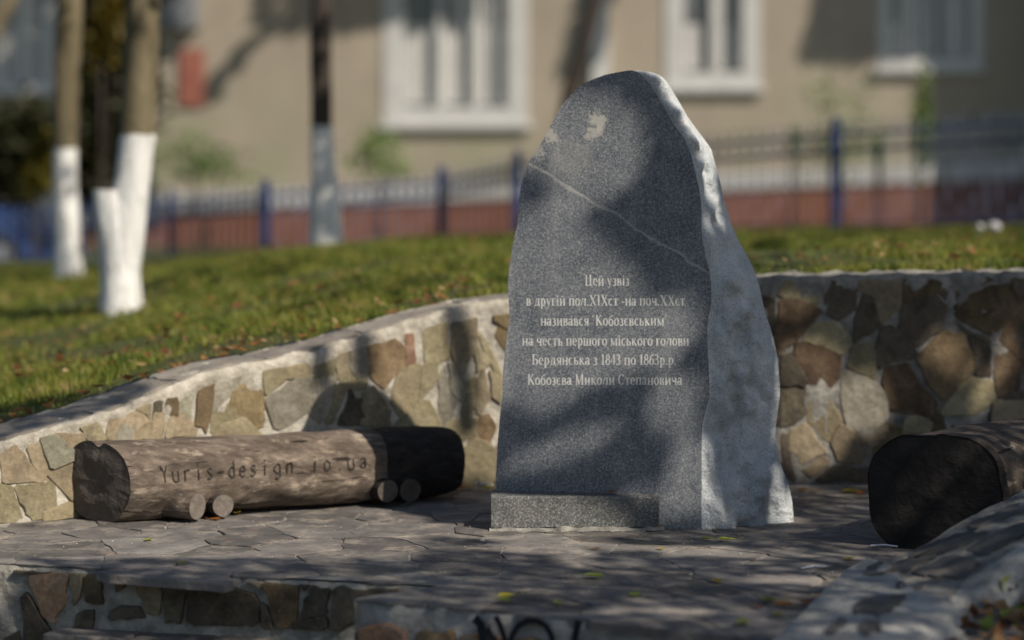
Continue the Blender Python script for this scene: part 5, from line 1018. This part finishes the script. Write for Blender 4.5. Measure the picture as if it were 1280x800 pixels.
for _ in range(9000):      # and the facade
    px, py = random.uniform(-60, 1280), random.uniform(-60, 300)
    sh = px < 190 or px > 1235 or (1005+max(0, 40-py)*.3 < px < 1170 and py < 74) or (315 < px < 482 and py < 40-(px-315)*.02) or (482 <= px < 590 and py < 24) or poly_in(px, py, [(700,100),(725,100),(765,0),(790,-60),(745,-60),(722,0)]) or poly_in(px, py, [(255,110),(330,30),(345,30),(300,85),(262,130)])
    if sh: bl.append(fpt(px, py)+s3*random.uniform(7, 10))
bl = np.array(bl)
def shade_tree(base, pts, label, ls, seed):
    r_ = random.Random(seed); base = np.array(base, float); c = pts.mean(0); low = np.percentile(pts[:, 2], 10); tp = np.array([base[0]*.6+c[0]*.4, base[1]*.6+c[1]*.4, max(low-.4, 2.)]); limbs = []
    for k_ in range(3 if seed >= 40 else 6): e = pts[r_.randrange(len(pts))]; e = e*.85+c*.15; limbs.append(([tp, (tp+e)/2+np.array([0, 0, .3]), e], [.05, .03, .01]))
    tree('shade_tree', label, [base, (base+tp)/2+np.array([.08, .05, 0]), tp, tp*.5+c*.5], [.2, .16, .12, .06], None, 'trees beyond the right edge of the view', M['bark'], limbs, pts, ls, M['crown'], r_seed=seed)
bases = np.array([(6.1, 4.2), (7.0, 7.3), (4.4, 2.6)]); lab_ = ['leafy tree beside the plaza whose crown shades the memorial', 'leafy tree right of the plaza behind the right log bench', 'leafy tree nearest the camera on the right of the plaza']
d_ = np.linalg.norm(occ[:, None, :2]-bases[None], axis=2).argmin(1)
for i in range(3):
    if (d_ == i).sum() > 20: shade_tree((*bases[i], -.6 if i != 1 else .8), occ[d_ == i], lab_[i], .085, 20+i)
bases = np.array([(4.9, 10.2+3), (6.2, 17.5), (8.4, 13.5)]); lab_ = ['tree on the right lawn close to the wall, out of view', 'tree on the right lawn furthest back, out of view', 'tree standing furthest to the right of the lawn']
d_ = np.linalg.norm(lw[:, None, :2]-bases[None], axis=2).argmin(1)
for i in range(3):
    if (d_ == i).sum() > 20: shade_tree((*bases[i], .9), lw[d_ == i], lab_[i], .16, 30+i)
gr_ = [bl[bl[:, 0] < 2.2], bl[(bl[:, 0] >= 2.2) & (bl[:, 0] < 9)], bl[bl[:, 0] >= 9]]
for i, (pts, bx) in enumerate(zip(gr_, ((-9.5, 36), (12.6, 40), (14.5, 37)))):
    if len(pts) > 20: shade_tree((*bx, .5), pts, ['tall tree before the building at the far left', 'tall tree before the building, its crown above the view', 'tall tree before the building beyond the right edge'][i], .3, 40+i)
print('pieces', npv, 'occ', len(occ), len(lw), len(bl))
